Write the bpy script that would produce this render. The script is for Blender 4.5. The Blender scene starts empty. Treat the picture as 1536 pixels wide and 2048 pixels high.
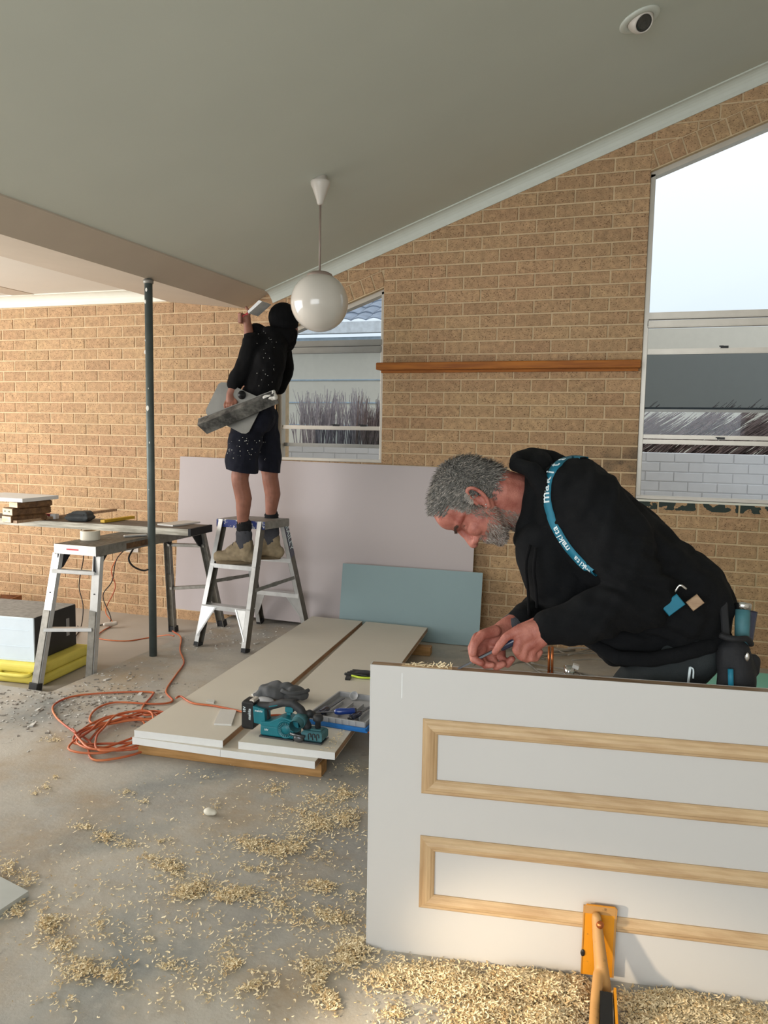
import bpy, bmesh, math, random
import numpy as np
from mathutils import Vector, Matrix, noise
random.seed(7)
PI = math.pi
S = bpy.context.scene
C = S.collection

# ------------------------------------------------------------------ camera
def _rot(p, r, y):
    cy, sy, cp, sp = math.cos(y), math.sin(y), math.cos(p), math.sin(p)
    f = np.array([sy*cp, cy*cp, sp]); rt = np.array([cy, -sy, 0]); up = np.cross(rt, f)
    cr, sr = math.cos(r), math.sin(r)
    return np.array([rt*cr+up*sr, -rt*sr+up*cr, f])
CM = _rot(-.1018, .0169, -.3304)
CP = np.array([5.2769, -5.4171, 1.45])
FPX = 1600.0
cd = bpy.data.cameras.new('camera'); cam = bpy.data.objects.new('camera', cd); C.objects.link(cam)
cd.sensor_fit = 'VERTICAL'; cd.sensor_height = 36; cd.lens = FPX/2048*36
cd.clip_start = .05; cd.clip_end = 200
mw = Matrix.Identity(4)
for i in range(3):
    mw[i][0], mw[i][1], mw[i][2], mw[i][3] = CM[0][i], CM[1][i], -CM[2][i], CP[i]
cam.matrix_world = mw
S.camera = cam
# survey helpers: sight lines of the photograph met with real planes of the room
def ray(px, py): return np.array([(px-768)/FPX, (1024-py)/FPX, 1.0]) @ CM
def FZ(px, py, z=0.0):
    d = ray(px, py); return Vector(CP + d*(z-CP[2])/d[2])
def WY(px, py, y=0.0):
    d = ray(px, py); return Vector(CP + d*(y-CP[1])/d[1])
DA = np.array([4.563, -3.424, 0]); DU = np.array([.9889, .1493, 0]); DN = np.array([-.1493, .9889, 0])
def DP(px, py, off=0.0):                     # vertical plane parallel to the door on edge
    A = DA + DN*off; d = ray(px, py)
    return Vector(CP + d*(DN @ (A-CP))/(DN @ d))
ZS = .36
def zceil(x): return 2.705 + ZS*(x-3.209)    # raked ceiling surface
def CL(px, py):
    d = ray(px, py); t = (zceil(CP[0])-CP[2])/(d[2]-ZS*d[0]); return Vector(CP + d*t)

# ------------------------------------------------------------------ light
S.view_settings.view_transform = 'Standard'; S.view_settings.look = 'None'
S.view_settings.gamma = 1; S.view_settings.use_curve_mapping = False
S.view_settings.exposure = 0.0
W = bpy.data.worlds.new('sky'); S.world = W; W.use_nodes = True
nt = W.node_tree; nt.nodes.clear()
wo = nt.nodes.new('ShaderNodeOutputWorld'); bg = nt.nodes.new('ShaderNodeBackground')
tc = nt.nodes.new('ShaderNodeTexCoord'); sx = nt.nodes.new('ShaderNodeSeparateXYZ'); cr = nt.nodes.new('ShaderNodeValToRGB')
nt.links.new(tc.outputs['Generated'], sx.inputs[0]); nt.links.new(sx.outputs['Z'], cr.inputs[0])
nt.links.new(cr.outputs[0], bg.inputs[0]); nt.links.new(bg.outputs[0], wo.inputs[0])
cr.color_ramp.elements[0].position = 0.0; cr.color_ramp.elements[0].color = (.34, .41, .475, 1)
cr.color_ramp.elements[1].position = .28; cr.color_ramp.elements[1].color = (.55, .58, .60, 1)
bg.inputs[1].default_value = 2.0
def area(name, loc, target, sx_, sy_, power, col):
    l = bpy.data.lights.new(name, 'AREA'); l.shape = 'RECTANGLE'; l.size = sx_; l.size_y = sy_; l.energy = power; l.color = col
    o = bpy.data.objects.new(name, l); C.objects.link(o); o.location = loc
    o.rotation_euler = (Vector(target)-Vector(loc)).to_track_quat('-Z', 'Y').to_euler(); return o
area('daylight_left_opening', (-1.35, -3.2, 1.35), (3, -2.6, 1.0), 4.2, 2.3, 245, (1.0, .955, .89))
area('daylight_rear_opening', (4.2, -8.75, 1.55), (4.2, 0, 1.2), 4.6, 2.4, 160, (.95, .985, 1.0))
sp = bpy.data.lights.new('low_work_light', 'SPOT'); sp.energy = 125; sp.color = (1, .80, .56); sp.spot_size = .52; sp.spot_blend = .9; sp.shadow_soft_size = .05
spo = bpy.data.objects.new('low_work_light', sp); C.objects.link(spo); spo.location = (3.95, -4.5, .42)
spo.rotation_euler = (Vector((5.02, -3.50, .0))-Vector(spo.location)).to_track_quat('-Z', 'Y').to_euler()

# ------------------------------------------------------------------ materials
def srgb(c):
    if isinstance(c, str): c = [int(c[i:i+2], 16)/255 for i in (0, 2, 4)]
    return tuple((x/12.92 if x <= .04045 else ((x+.055)/1.055)**2.4) for x in c)
MATS = {}
class N:
    def __init__(s, m): s.t = m.node_tree
    def new(s, typ, **kw):
        n = s.t.nodes.new(typ)
        for k, v in kw.items(): setattr(n, k, v)
        return n
    def link(s, a, b): s.t.links.new(a, b)
    def math(s, op, a, b=None, clamp=False):
        n = s.new('ShaderNodeMath', operation=op); n.use_clamp = clamp
        for i, v in enumerate((a, b)):
            if v is None: continue
            if isinstance(v, (int, float)): n.inputs[i].default_value = v
            else: s.link(v, n.inputs[i])
        return n.outputs[0]
    def mix(s, f, a, b, mode='MIX'):
        n = s.new('ShaderNodeMix', data_type='RGBA', blend_type=mode)
        for i, v in ((0, f), (6, a), (7, b)):
            if isinstance(v, (int, float)): n.inputs[i].default_value = v
            elif isinstance(v, tuple): n.inputs[i].default_value = (*v[:3], 1)
            else: s.link(v, n.inputs[i])
        return n.outputs[2]
    def noise(s, scale, detail=3, vec=None, rough=.5, out='Fac'):
        n = s.new('ShaderNodeTexNoise'); n.inputs['Scale'].default_value = scale
        n.inputs['Detail'].default_value = detail; n.inputs['Roughness'].default_value = rough
        if vec is not None: s.link(vec, n.inputs['Vector'])
        return n.outputs[out]
    def ramp(s, f, stops):
        n = s.new('ShaderNodeValToRGB'); e = n.color_ramp.elements
        while len(e) < len(stops): e.new(.5)
        for el, (p, c) in zip(e, stops):
            el.position = p; el.color = (c, c, c, 1) if isinstance(c, (int, float)) else (*c, 1)
        s.link(f, n.inputs[0]); return n.outputs[0]
def base(name):
    m = bpy.data.materials.new(name); m.use_nodes = True
    b = m.node_tree.nodes['Principled BSDF']; MATS[name] = m
    return m, b, N(m)
def mat(name, col, rough=.6, metal=0, var=.12, scale=18, bump=0, bscale=120, col2=None, coat=0, spec=.5):
    """plain material: base colour broken up by noise, optional relief"""
    m, b, n = base(name); col = srgb(col)
    pos = n.new('ShaderNodeNewGeometry').outputs['Position']
    c2 = srgb(col2) if col2 else tuple(x*(1-var*2) for x in col)
    f = n.ramp(n.noise(scale, 4, pos), [(.3, 0), (.7, 1)])
    n.link(n.mix(f, c2 if col2 else tuple(x*(1-var) for x in col), tuple(min(1, x*(1+var)) for x in col)), b.inputs['Base Color'])
    b.inputs['Roughness'].default_value = rough; b.inputs['Metallic'].default_value = metal
    b.inputs['Specular IOR Level'].default_value = spec; b.inputs['Coat Weight'].default_value = coat
    if bump:
        bp = n.new('ShaderNodeBump'); bp.inputs['Strength'].default_value = bump; bp.inputs['Distance'].default_value = .004
        n.link(n.noise(bscale, 4, pos), bp.inputs['Height']); n.link(bp.outputs[0], b.inputs['Normal'])
    return m
def wood(name, c1, c2, axis=0, scale=9, rough=.55, stretch=.08):
    m, b, n = base(name)
    tcn = n.new('ShaderNodeNewGeometry').outputs['Position']; mp = n.new('ShaderNodeMapping')
    n.link(tcn, mp.inputs[0]); sc = [scale*6]*3; sc[axis] = scale*6*stretch; mp.inputs['Scale'].default_value = sc
    f = n.noise(1.0, 5, mp.outputs[0], .6)
    n.link(n.mix(n.ramp(f, [(.35, 0), (.65, 1)]), srgb(c1), srgb(c2)), b.inputs['Base Color'])
    b.inputs['Roughness'].default_value = rough
    bp = n.new('ShaderNodeBump'); bp.inputs['Strength'].default_value = .15; bp.inputs['Distance'].default_value = .001
    n.link(f, bp.inputs['Height']); n.link(bp.outputs[0], b.inputs['Normal'])
    return m
def brick_mat():
    m, b, n = base('tan_brick')
    pos = n.new('ShaderNodeNewGeometry').outputs['Position']; s = n.new('ShaderNodeSeparateXYZ'); n.link(pos, s.inputs[0])
    row = n.math('FLOOR', n.math('DIVIDE', n.math('SUBTRACT', 2.32, s.outputs['Z']), .086))
    odd = n.math('MODULO', n.math('ADD', row, 100), 2)
    cx = n.math('FLOOR', n.math('ADD', n.math('DIVIDE', s.outputs['X'], .24), n.math('MULTIPLY', n.math('SUBTRACT', 1, odd), .5)))
    cb = n.new('ShaderNodeCombineXYZ'); n.link(cx, cb.inputs[0]); n.link(row, cb.inputs[1])
    wn = n.new('ShaderNodeTexWhiteNoise'); wn.noise_dimensions = '2D'; n.link(cb.outputs[0], wn.inputs['Vector'])
    c = n.mix(wn.outputs['Value'], srgb('b0906c'), srgb('c2a27a'))
    big = n.ramp(n.noise(2.2, 3, pos), [(.3, 0), (.7, 1)])
    c = n.mix(n.math('MULTIPLY', big, .45), c, srgb('bb9070'))
    mid = n.ramp(n.noise(28, 4, pos), [(.3, .72), (.7, 1.08)])
    c = n.mix(1.0, c, mid, 'MULTIPLY')
    mp = n.new('ShaderNodeMapping'); n.link(pos, mp.inputs[0]); mp.inputs['Scale'].default_value = (100, 100, 165)
    v = n.new('ShaderNodeTexNoise'); v.inputs['Scale'].default_value = 1.0; v.inputs['Detail'].default_value = 2; n.link(mp.outputs[0], v.inputs['Vector'])
    pit = n.ramp(v.outputs['Fac'], [(.33, .12), (.42, 1)])
    c = n.mix(pit, srgb('6a4e36'), c)
    # soot and smears around the right window sill, real dirt on the bricks
    dx = n.math('SMOOTH_MIN', n.math('MULTIPLY', n.math('SUBTRACT', s.outputs['X'], 4.62), 2.6), 1.0)
    dz = n.math('SUBTRACT', 1, n.math('ABSOLUTE', n.math('MULTIPLY', n.math('SUBTRACT', s.outputs['Z'], 1.26), 4.2)), True)
    soot = n.math('MULTIPLY', n.math('MAXIMUM', dx, 0), dz, True)
    soot = n.math('MULTIPLY', soot, n.ramp(n.noise(7, 5, pos, .7), [(.34, 0), (.58, 1)]), True)
    c = n.mix(n.math('MULTIPLY', soot, .95), c, srgb('3d3830'))
    # dark remnants of paint below the sill
    zz = n.math('SUBTRACT', 1, n.math('MULTIPLY', n.math('ABSOLUTE', n.math('SUBTRACT', s.outputs['Z'], 1.0)), 26), True)
    xx = n.math('MULTIPLY', n.math('SUBTRACT', s.outputs['X'], 5.1), 30, True)
    pr = n.math('MULTIPLY', n.math('MULTIPLY', zz, xx), n.ramp(n.noise(16, 2, pos), [(.45, 0), (.52, 1.6)]), True)
    c = n.mix(n.ramp(pr, [(.35, 0), (.5, 1)]), c, srgb('2f3a36'))
    n.link(c, b.inputs['Base Color']); b.inputs['Roughness'].default_value = .85
    bp = n.new('ShaderNodeBump'); bp.inputs['Strength'].default_value = .8; bp.inputs['Distance'].default_value = .003
    n.link(v.outputs['Fac'], bp.inputs['Height']); n.link(bp.outputs[0], b.inputs['Normal'])
    return m
brick_mat()
mat('mortar', 'cbb391', .95, var=.10, scale=30, bump=.5, bscale=200)
def floor_mat():
    m, b, n = base('concrete')
    pos = n.new('ShaderNodeNewGeometry').outputs['Position']
    c = n.mix(n.ramp(n.noise(.9, 6, pos, .62), [(.36, 0), (.62, 1)]), srgb('9a9894'), srgb('bdb8ae'))
    c = n.mix(n.ramp(n.noise(2.3, 6, pos, .65), [(.48, 0), (.70, .85)]), c, srgb('a8957b'))
    c = n.mix(n.ramp(n.noise(1.6, 4, pos, .5), [(.56, 0), (.70, .7)]), c, srgb('767f82'))
    c = n.mix(n.ramp(n.noise(26, 5, pos, .7), [(.52, 0), (.75, .35)]), c, srgb('cfcac0'))
    c = n.mix(n.ramp(n.noise(9, 5, pos, .7), [(.64, 0), (.74, .6)]), c, srgb('5f5a52'))
    n.link(c, b.inputs['Base Color']); b.inputs['Roughness'].default_value = .62
    n.link(n.ramp(n.noise(4, 4, pos), [(.3, .45), (.7, .8)]), b.inputs['Roughness'])
    bp = n.new('ShaderNodeBump'); bp.inputs['Strength'].default_value = .35; bp.inputs['Distance'].default_value = .004
    n.link(n.noise(60, 6, pos, .65), bp.inputs['Height']); n.link(bp.outputs[0], b.inputs['Normal'])
floor_mat()
mat('smooth_slab', 'aba49b', .6, var=.05, scale=3, bump=.1)
mat('ceiling_paint', 'c6cac0', .75, var=.02, scale=2)
mat('raw_plaster', 'bfb2a2', .85, var=.03, scale=4)
mat('flat_ceiling_paint', 'd6d0c6', .8, var=.02, scale=3)
mat('cornice_paint', 'cdd1c8', .5, var=.02)
mat('cornice_white', 'dedcd0', .5, var=.02)
mat('render_wall', 'bdb6aa', .8, var=.03)
mat('alu_frame', 'c9c2b7', .35, .35, var=.04)
mat('alu_dark', '8b8a85', .4, .5, var=.05)
mat('black_plastic', '17181a', .45, var=.1)
mat('dark_rubber', '26272a', .7, var=.1)
mat('white_board', 'd3d1cc', .5, var=.012, scale=3)
mat('door_face', 'c9c7c4', .42, var=.01, scale=2)
mat('board_top', 'd2ccbf', .55, var=.025, scale=3)
mat('board_edge', 'dfe0df', .6, var=.02, scale=30)
wood('pine_moulding', 'b79770', 'cdb18a', 0, 7)
wood('pine_moulding_end', 'ab8a62', 'c6a981', 2, 7)
wood('raw_edge', '8d6f54', 'b3977a', 0, 10)
wood('edge_y', '8f6d4f', 'b18d6c', 1, 10)
wood('bearer_timber', '97703f', 'b98d57', 0, 7)
wood('shelf_timber', '8a4d17', 'b06a22', 0, 6, .7)
wood('block_timber', 'c9b182', 'e6d5ae', 0, 7)
wood('block_dark', '4f3622', '7b5a3a', 0, 7)
wood('weathered_plank', '9b968a', 'd8d5c9', 0, 9, .8)
wood('plank_top', '54493f', '80766a', 0, 9, .8)
mat('lilac_board', 'b9b0b1', .8, var=.02, scale=1.2)
mat('blue_board', '8ba1a6', .8, var=.02, scale=3)
mat('green_board', '8ed8c8', .8, var=.02)
mat('paper_edge', 'cfcac6', .9, var=.03)
mat('alu_bright', 'd4d6d7', .38, .55, var=.08, scale=25)
mat('alu_worn', '8d8b85', .5, .5, var=.2, scale=30)
mat('alu_side', '6f6b62', .55, .35, var=.2, scale=25)
mat('grey_pole', '56605f', .5, .35, var=.15, scale=14)
mat('paint_splash', 'd7d6cf', .8)
def chipped(name, c1, c2, lo, hi, sc_=38):
    m, b, n = base(name); pos = n.new('ShaderNodeNewGeometry').outputs['Position']
    n.link(n.mix(n.ramp(n.noise(sc_, 4, pos, .65), [(lo, 0), (hi, 1)]), srgb(c1), srgb(c2)), b.inputs['Base Color']); b.inputs['Roughness'].default_value = .5
chipped('chipped_blue', '2b3a7c', 'c9c9c6', .56, .60)
chipped('clamp_orange', 'd58c14', '8a5c1c', .64, .72)
chipped('clamp_arm', 'b78a52', '7a5a38', .60, .72)
chipped('stainless', '3f4040', '8c8c88', .40, .70, 11)
for nm in ('stainless',): MATS[nm].node_tree.nodes['Principled BSDF'].inputs['Metallic'].default_value = .5
mat('hawk_grey', '6d6d69', .5, .35, var=.12, scale=12)
mat('opal_glass', 'cfc9c0', .12, var=.01, spec=.6, coat=.3)
mat('fitting_white', 'cbc4bb', .35, var=.02)
mat('fitting_brown', '8d7c72', .4, var=.03)
mat('lens_dark', '2b2b28', .15, spec=.8)
mat('chrome', 'c9c9c9', .15, 1.0)
mat('orange_cable', 'bd7040', .5, var=.14, scale=5, col2='b04e34')
mat('black_cable', '1d1b1c', .55)
mat('grey_cable', '8b857c', .7, var=.2, scale=8)
mat('copper', 'b0693d', .3, .8)
mat('yellow_case', 'e4d662', .6, var=.08, scale=7)
mat('appliance_white', 'd6e4ef', .4, var=.02)
mat('appliance_dark', '2b2c2c', .5, .2)
mat('dusty_top', '8e8a84', .9, var=.2, scale=40)
mat('masking_tape', 'dcd6c6', .6, var=.03)
mat('tape_core', 'a48c6a', .8)
mat('red_box', 'a3222f', .5); mat('label_white', 'd8d8d8', .6)
mat('label_red', 'd24a52', .6)
mat('tool_bag', '45494c', .85, var=.1, bump=.4)
mat('yellow_level', 'c9a21c', .5)
mat('pvc_pipe', 'd8cbb2', .5)
wood('tray_timber', '6d3f1e', '92592c', 0, 7)
mat('teal_plastic', '0f6f7c', .42, var=.1, scale=30)
mat('teal_dust', '3f7078', .6, var=.12, scale=40)
mat('grip_black', '2e3033', .6, var=.12)
mat('bag_cloth', '55575a', .9, var=.12, scale=30, bump=.4, bscale=300)
mat('tray_grey', 'a2a3a6', .5, var=.06)
mat('blue_tray', '1f6fb8', .4)
mat('handle_blue', '1a3a86', .2, coat=.5)
mat('handle_navy', '1b2541', .25, coat=.4)
mat('steel', '5c5e61', .35, .7)
mat('lime_glove', 'c9e04a', .8)
mat('skin_light', 'b27465', .55, var=.16, scale=24, bump=.35, bscale=260, col2='8f4a3e')
mat('skin_leg', '8d5c4a', .6, var=.16, scale=20, bump=.2, bscale=200)
mat('hair_grey', '6e6b66', .75, var=.28, scale=55, spec=.3)
mat('hair_pale', 'a09890', .75, var=.2, scale=60, spec=.3)
mat('beard_grey', '8b7a70', .8, var=.25, scale=70, spec=.3)
mat('brow_hair', '6a544a', .8)
mat('black_fleece', '101113', .95, var=.22, scale=14, bump=.35, bscale=500, spec=.2)
mat('black_cotton', '0b0b0d', .95, var=.3, scale=16, bump=.3, bscale=400, spec=.2)
mat('navy_shorts', '191b26', .9, var=.3, scale=12, bump=.3, bscale=400, spec=.2)
mat('charcoal_trousers', '2e3233', .9, var=.2, scale=14, bump=.3, bscale=400, spec=.2)
mat('sock_black', '121316', .95, bump=.5, bscale=300)
mat('sock_grey', '4a4b52', .95, bump=.6, bscale=240)
mat('boot_leather', '9a8a70', .8, var=.2, scale=30, bump=.4, bscale=200)
mat('boot_sole', '6b5c46', .85, var=.15)
mat('strap_teal', '12708a', .6, var=.06)
mat('print_white', 'd9e6ea', .6)
mat('pouch_black', '15161a', .75, var=.2, bump=.3)
mat('eye_white', 'c9beb6', .3); mat('eye_dark', '22150f', .3)
mat('shaving_pale', 'ecdab4', .7, var=.12, scale=40)
mat('shaving_warm', 'd6b98a', .75, var=.15, scale=40)
mat('plaster_chip', 'c8c6c0', .85, var=.08)
mat('dust_grey', '8e8880', .9, var=.15)
mat('outside_white', 'd7dadf', .8, var=.03, scale=10)
mat('outside_cream', 'd9d4c6', .8, var=.02)
mat('roof_tile', '8d98a8', .6, var=.15, scale=8)
mat('gutter_white', 'dfe6ec', .5)
mat('soffit_blue', 'a9bccb', .7)
mat('dead_frond', '7b6a66', .9, var=.35, scale=25)
mat('dead_frond_pale', 'a59c9e', .9, var=.25, scale=25)
mat('garden_ground', '8a8578', .9)
def glass_mat(name, tint, trans, rough=0.0):
    m, b, n = base(name); t = n.new('ShaderNodeBsdfTransparent'); t.inputs[0].default_value = (*tint, 1)
    g = n.new('ShaderNodeBsdfGlossy'); g.inputs['Roughness'].default_value = .02; g.inputs[0].default_value = (.9, .95, 1, 1)
    mx = n.new('ShaderNodeMixShader'); mx.inputs[0].default_value = trans
    n.link(t.outputs[0], mx.inputs[1]); n.link(g.outputs[0], mx.inputs[2])
    n.link(mx.outputs[0], m.node_tree.nodes['Material Output'].inputs[0])
glass_mat('clear_glass', (.97, .985, 1), .012)
glass_mat('reflection_grey', (.72, .76, .80), .04)
glass_mat('tinted_glass', (.54, .57, .60), .0)

# ------------------------------------------------------------------ geometry helpers
class MB:
    """collects solids and builds them as ONE mesh object"""
    def __init__(s): s.v = []; s.f = []; s.m = []; s.mi = 0; s.sm = False; s.smf = []
    def add(s, verts, faces):
        o = len(s.v); s.v += [tuple(v) for v in verts]
        s.f += [tuple(i+o for i in f) for f in faces]; s.m += [s.mi]*len(faces); s.smf += [s.sm]*len(faces); return s
    def box(s, x0, x1, y0, y1, z0, z1, M=None, ch=0):
        if ch:
            c = ch; P = []
            for z, k in ((z0, c), (z0+c, 0), (z1-c, 0), (z1, c)):
                P += [(x0+k, y0+k, z), (x1-k, y0+k, z), (x1-k, y1-k, z), (x0+k, y1-k, z)]
            F = [(3, 2, 1, 0), (12, 13, 14, 15)]
            for L in range(3):
                for i in range(4):
                    a, b = L*4+i, L*4+(i+1) % 4; F.append((a, b, b+4, a+4))
        else:
            P = [(x0, y0, z0), (x1, y0, z0), (x1, y1, z0), (x0, y1, z0), (x0, y0, z1), (x1, y0, z1), (x1, y1, z1), (x0, y1, z1)]
            F = [(3, 2, 1, 0), (4, 5, 6, 7), (0, 1, 5, 4), (1, 2, 6, 5), (2, 3, 7, 6), (3, 0, 4, 7)]
        if M is not None: P = [M @ Vector(p) for p in P]
        return s.add(P, F)
    def prism(s, poly, a, b):
        """poly: list of 3D points; extruded from offset vector a to b"""
        a, b = Vector(a), Vector(b); n = len(poly)
        P = [Vector(p)+a for p in poly]+[Vector(p)+b for p in poly]
        F = [tuple(range(n))[::-1], tuple(range(n, 2*n))]+[(i, (i+1) % n, n+(i+1) % n, n+i) for i in range(n)]
        return s.add(P, F)
    def bar(s, p, q, w, t, up=(0, 0, 1), ch=0):
        """rectangular bar from p to q; w across, t along 'up'"""
        p, q, up = Vector(p), Vector(q), Vector(up); d = (q-p); L = d.length; d.normalize()
        sd = d.cross(up)
        if sd.length < 1e-4: sd = d.cross(Vector((1, 0, 0)))
        sd.normalize(); u = sd.cross(d)
        M = Matrix(((sd[0], d[0], u[0], p[0]), (sd[1], d[1], u[1], p[1]), (sd[2], d[2], u[2], p[2]), (0, 0, 0, 1)))
        return s.box(-w/2, w/2, 0, L, -t/2, t/2, M, ch)
    def channel(s, p, q, w, t, up, k=.003):
        """C section: web plus two flanges"""
        p, q, up = Vector(p), Vector(q), Vector(up); d = (q-p).normalized(); sd = d.cross(up).normalized(); u = sd.cross(d)
        s.bar(p, q, w, k, u)
        for g in (-1, 1): s.bar(p+sd*g*(w/2-k/2)+u*t/2, q+sd*g*(w/2-k/2)+u*t/2, k, t, u)
        return s
    def rev(s, prof, M=None, seg=20, cap=True):
        P = []; F = []; n = len(prof)
        for i in range(seg):
            a = 2*PI*i/seg
            for r, z in prof: P.append(Vector((r*math.cos(a), r*math.sin(a), z)))
        for i in range(seg):
            j = (i+1) % seg
            for k in range(n-1): F.append((i*n+k, j*n+k, j*n+k+1, i*n+k+1))
        if cap:
            F.append(tuple(i*n for i in range(seg))[::-1]); F.append(tuple(i*n+n-1 for i in range(seg)))
        if M is not None: P = [M @ p for p in P]
        return s.add(P, F)
    def tube(s, pts, r, seg=8, sub=4, closed=False):
        pts = [Vector(p) for p in pts]
        if sub > 1 and len(pts) > 2: pts = catmull(pts, sub)
        P = []; F = []; prev = None; n = len(pts)
        for i, p in enumerate(pts):
            d = (pts[min(i+1, n-1)]-pts[max(i-1, 0)])
            if d.length < 1e-9: d = Vector((0, 0, 1))
            d.normalize()
            if prev is None: a = d.orthogonal().normalized()
            else:
                a = prev-d*prev.dot(d)
                a = a.normalized() if a.length > 1e-6 else d.orthogonal().normalized()
            prev = a; b = d.cross(a); rr = r[min(i, len(r)-1)] if isinstance(r, (list, tuple)) else r
            for k in range(seg):
                t = 2*PI*k/seg; P.append(p+(a*math.cos(t)+b*math.sin(t))*rr)
        for i in range(n-1):
            for k in range(seg):
                j = (k+1) % seg; F.append((i*seg+k, i*seg+j, (i+1)*seg+j, (i+1)*seg+k))
        F.append(tuple(range(seg))[::-1]); F.append(tuple((n-1)*seg+k for k in range(seg)))
        return s.add(P, F)
    def sphere(s, c, r, M=None, su=16, sv=10):
        r = (r, r, r) if isinstance(r, (int, float)) else r; P = []; F = []
        for j in range(1, sv):
            for i in range(su):
                a, b = 2*PI*i/su, PI*j/sv
                P.append(Vector((r[0]*math.sin(b)*math.cos(a), r[1]*math.sin(b)*math.sin(a), r[2]*math.cos(b))))
        P += [Vector((0, 0, r[2])), Vector((0, 0, -r[2]))]; T, B = len(P)-2, len(P)-1
        for j in range(sv-2):
            for i in range(su):
                k = (i+1) % su; F.append((j*su+i, (j+1)*su+i, (j+1)*su+k, j*su+k))
        for i in range(su):
            k = (i+1) % su; F.append((T, i, k)); F.append((B, (sv-2)*su+k, (sv-2)*su+i))
        if M is not None: P = [M @ p for p in P]
        return s.add([p+Vector(c) for p in P], F)
    def cap(s, p, q, r0, r1, seg=14):
        p, q = Vector(p), Vector(q); d = q-p
        s.sphere(p, r0, su=seg, sv=8); s.sphere(q, r1, su=seg, sv=8)
        if d.length > 1e-5:
            M = Matrix.Translation(p) @ d.to_track_quat('Z', 'Y').to_matrix().to_4x4()
            s.rev([(r0, 0), (r1, d.length)], M, seg)
        return s
    def chain(s, pts):
        for (a, ra), (b, rb) in zip(pts, pts[1:]): s.cap(a, b, ra, rb)
        return s
    def mesh(s, name, mats):
        me = bpy.data.meshes.new(name); me.from_pydata(s.v, [], s.f); me.update()
        for m in ([mats] if isinstance(mats, str) else mats): me.materials.append(MATS[m])
        me.polygons.foreach_set('material_index', s.m); me.polygons.foreach_set('use_smooth', s.smf)
        bm = bmesh.new(); bm.from_mesh(me); bmesh.ops.recalc_face_normals(bm, faces=bm.faces); bm.to_mesh(me); bm.free()
        return me
    def obj(s, name, mats, parent=None, smooth=False, bev=0):
        me = s.mesh(name, mats); o = bpy.data.objects.new(name, me); C.objects.link(o)
        if smooth:
            me.polygons.foreach_set('use_smooth', [True]*len(me.polygons))
        if parent is not None: adopt(o, parent)
        if bev:
            b = o.modifiers.new('bevel', 'BEVEL'); b.width = bev; b.segments = 2; b.limit_method = 'ANGLE'
        return o
def catmull(pts, sub):
    P = [pts[0]*2-pts[1]]+list(pts)+[pts[-1]*2-pts[-2]]; out = []
    for i in range(1, len(P)-2):
        a, b, c, d = P[i-1:i+3]
        for k in range(sub):
            t = k/sub
            out.append(.5*((2*b)+(c-a)*t+(2*a-5*b+4*c-d)*t*t+(3*b-a-3*c+d)*t**3))
    out.append(P[-2]); return out
def adopt(o, parent):
    o.parent = parent; o.matrix_parent_inverse = Matrix.Identity(4)
    w = Matrix.Identity(4); q = parent; ch = []
    while q is not None: ch.append(q); q = q.parent
    for q in reversed(ch): w = w @ q.matrix_basis
    o.matrix_basis = w.inverted() @ o.matrix_basis
def tag(o, label, cat=None, group=None, kind=None):
    if label: o['label'] = label
    if cat: o['category'] = cat
    if group: o['group'] = group
    if kind: o['kind'] = kind
    return o
def thing(name, label, cat, loc, group=None):
    o = bpy.data.objects.new(name, None); C.objects.link(o); o.location = Vector(loc); o.empty_display_size = .1
    return tag(o, label, cat, group)
def struct(o): o['kind'] = 'structure'; return o
def remesh(mb, name, mats, parent, voxel, smooth=4, fold=None, sfac=.6):
    """union of overlapping solids as one continuous surface"""
    me = mb.mesh(name, mats); o = bpy.data.objects.new(name, me); C.objects.link(o)
    r = o.modifiers.new('r', 'REMESH'); r.mode = 'VOXEL'; r.voxel_size = voxel; r.use_smooth_shade = True
    if smooth:
        sm = o.modifiers.new('s', 'SMOOTH'); sm.factor = sfac; sm.iterations = smooth
    dg = bpy.context.evaluated_depsgraph_get(); dg.update()
    m2 = bpy.data.meshes.new_from_object(o.evaluated_get(dg)); o.modifiers.clear(); o.data = m2; bpy.data.meshes.remove(me)
    m2.name = name
    if len(m2.materials) == 0: m2.materials.append(MATS[mats if isinstance(mats, str) else mats[0]])
    m2.polygons.foreach_set('material_index', [0]*len(m2.polygons))
    if fold:
        m2.update(); nn = [v.normal.copy() for v in m2.vertices]
        for v, n_ in zip(m2.vertices, nn):
            d = fold(v.co, n_)
            if d is not None: v.co += d if isinstance(d, Vector) else n_*d
    m2.polygons.foreach_set('use_smooth', [True]*len(m2.polygons)); m2.update()
    if parent is not None: adopt(o, parent)
    return o
def text(s, name, size, M, matn, parent, ext=.0006, shear=0):
    cu = bpy.data.curves.new(name, 'FONT'); cu.body = s; cu.size = size; cu.extrude = ext; cu.align_x = 'CENTER'; cu.align_y = 'CENTER'; cu.shear = shear; cu.offset = size*.012
    t = bpy.data.objects.new(name, cu); C.objects.link(t)
    dg = bpy.context.evaluated_depsgraph_get(); dg.update()
    me = bpy.data.meshes.new_from_object(t.evaluated_get(dg)); bpy.data.objects.remove(t)
    me.transform(M); me.materials.clear(); me.materials.append(MATS[matn])
    o = bpy.data.objects.new(name, me); C.objects.link(o)
    if parent is not None: adopt(o, parent)
    return o
def frame(o, x, y, z=None):
    x = Vector(x).normalized(); y = Vector(y); z = Vector(z).normalized() if z is not None else x.cross(y).normalized(); y = z.cross(x).normalized()
    return Matrix(((x[0], y[0], z[0], o[0]), (x[1], y[1], z[1], o[1]), (x[2], y[2], z[2], o[2]), (0, 0, 0, 1)))
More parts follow.
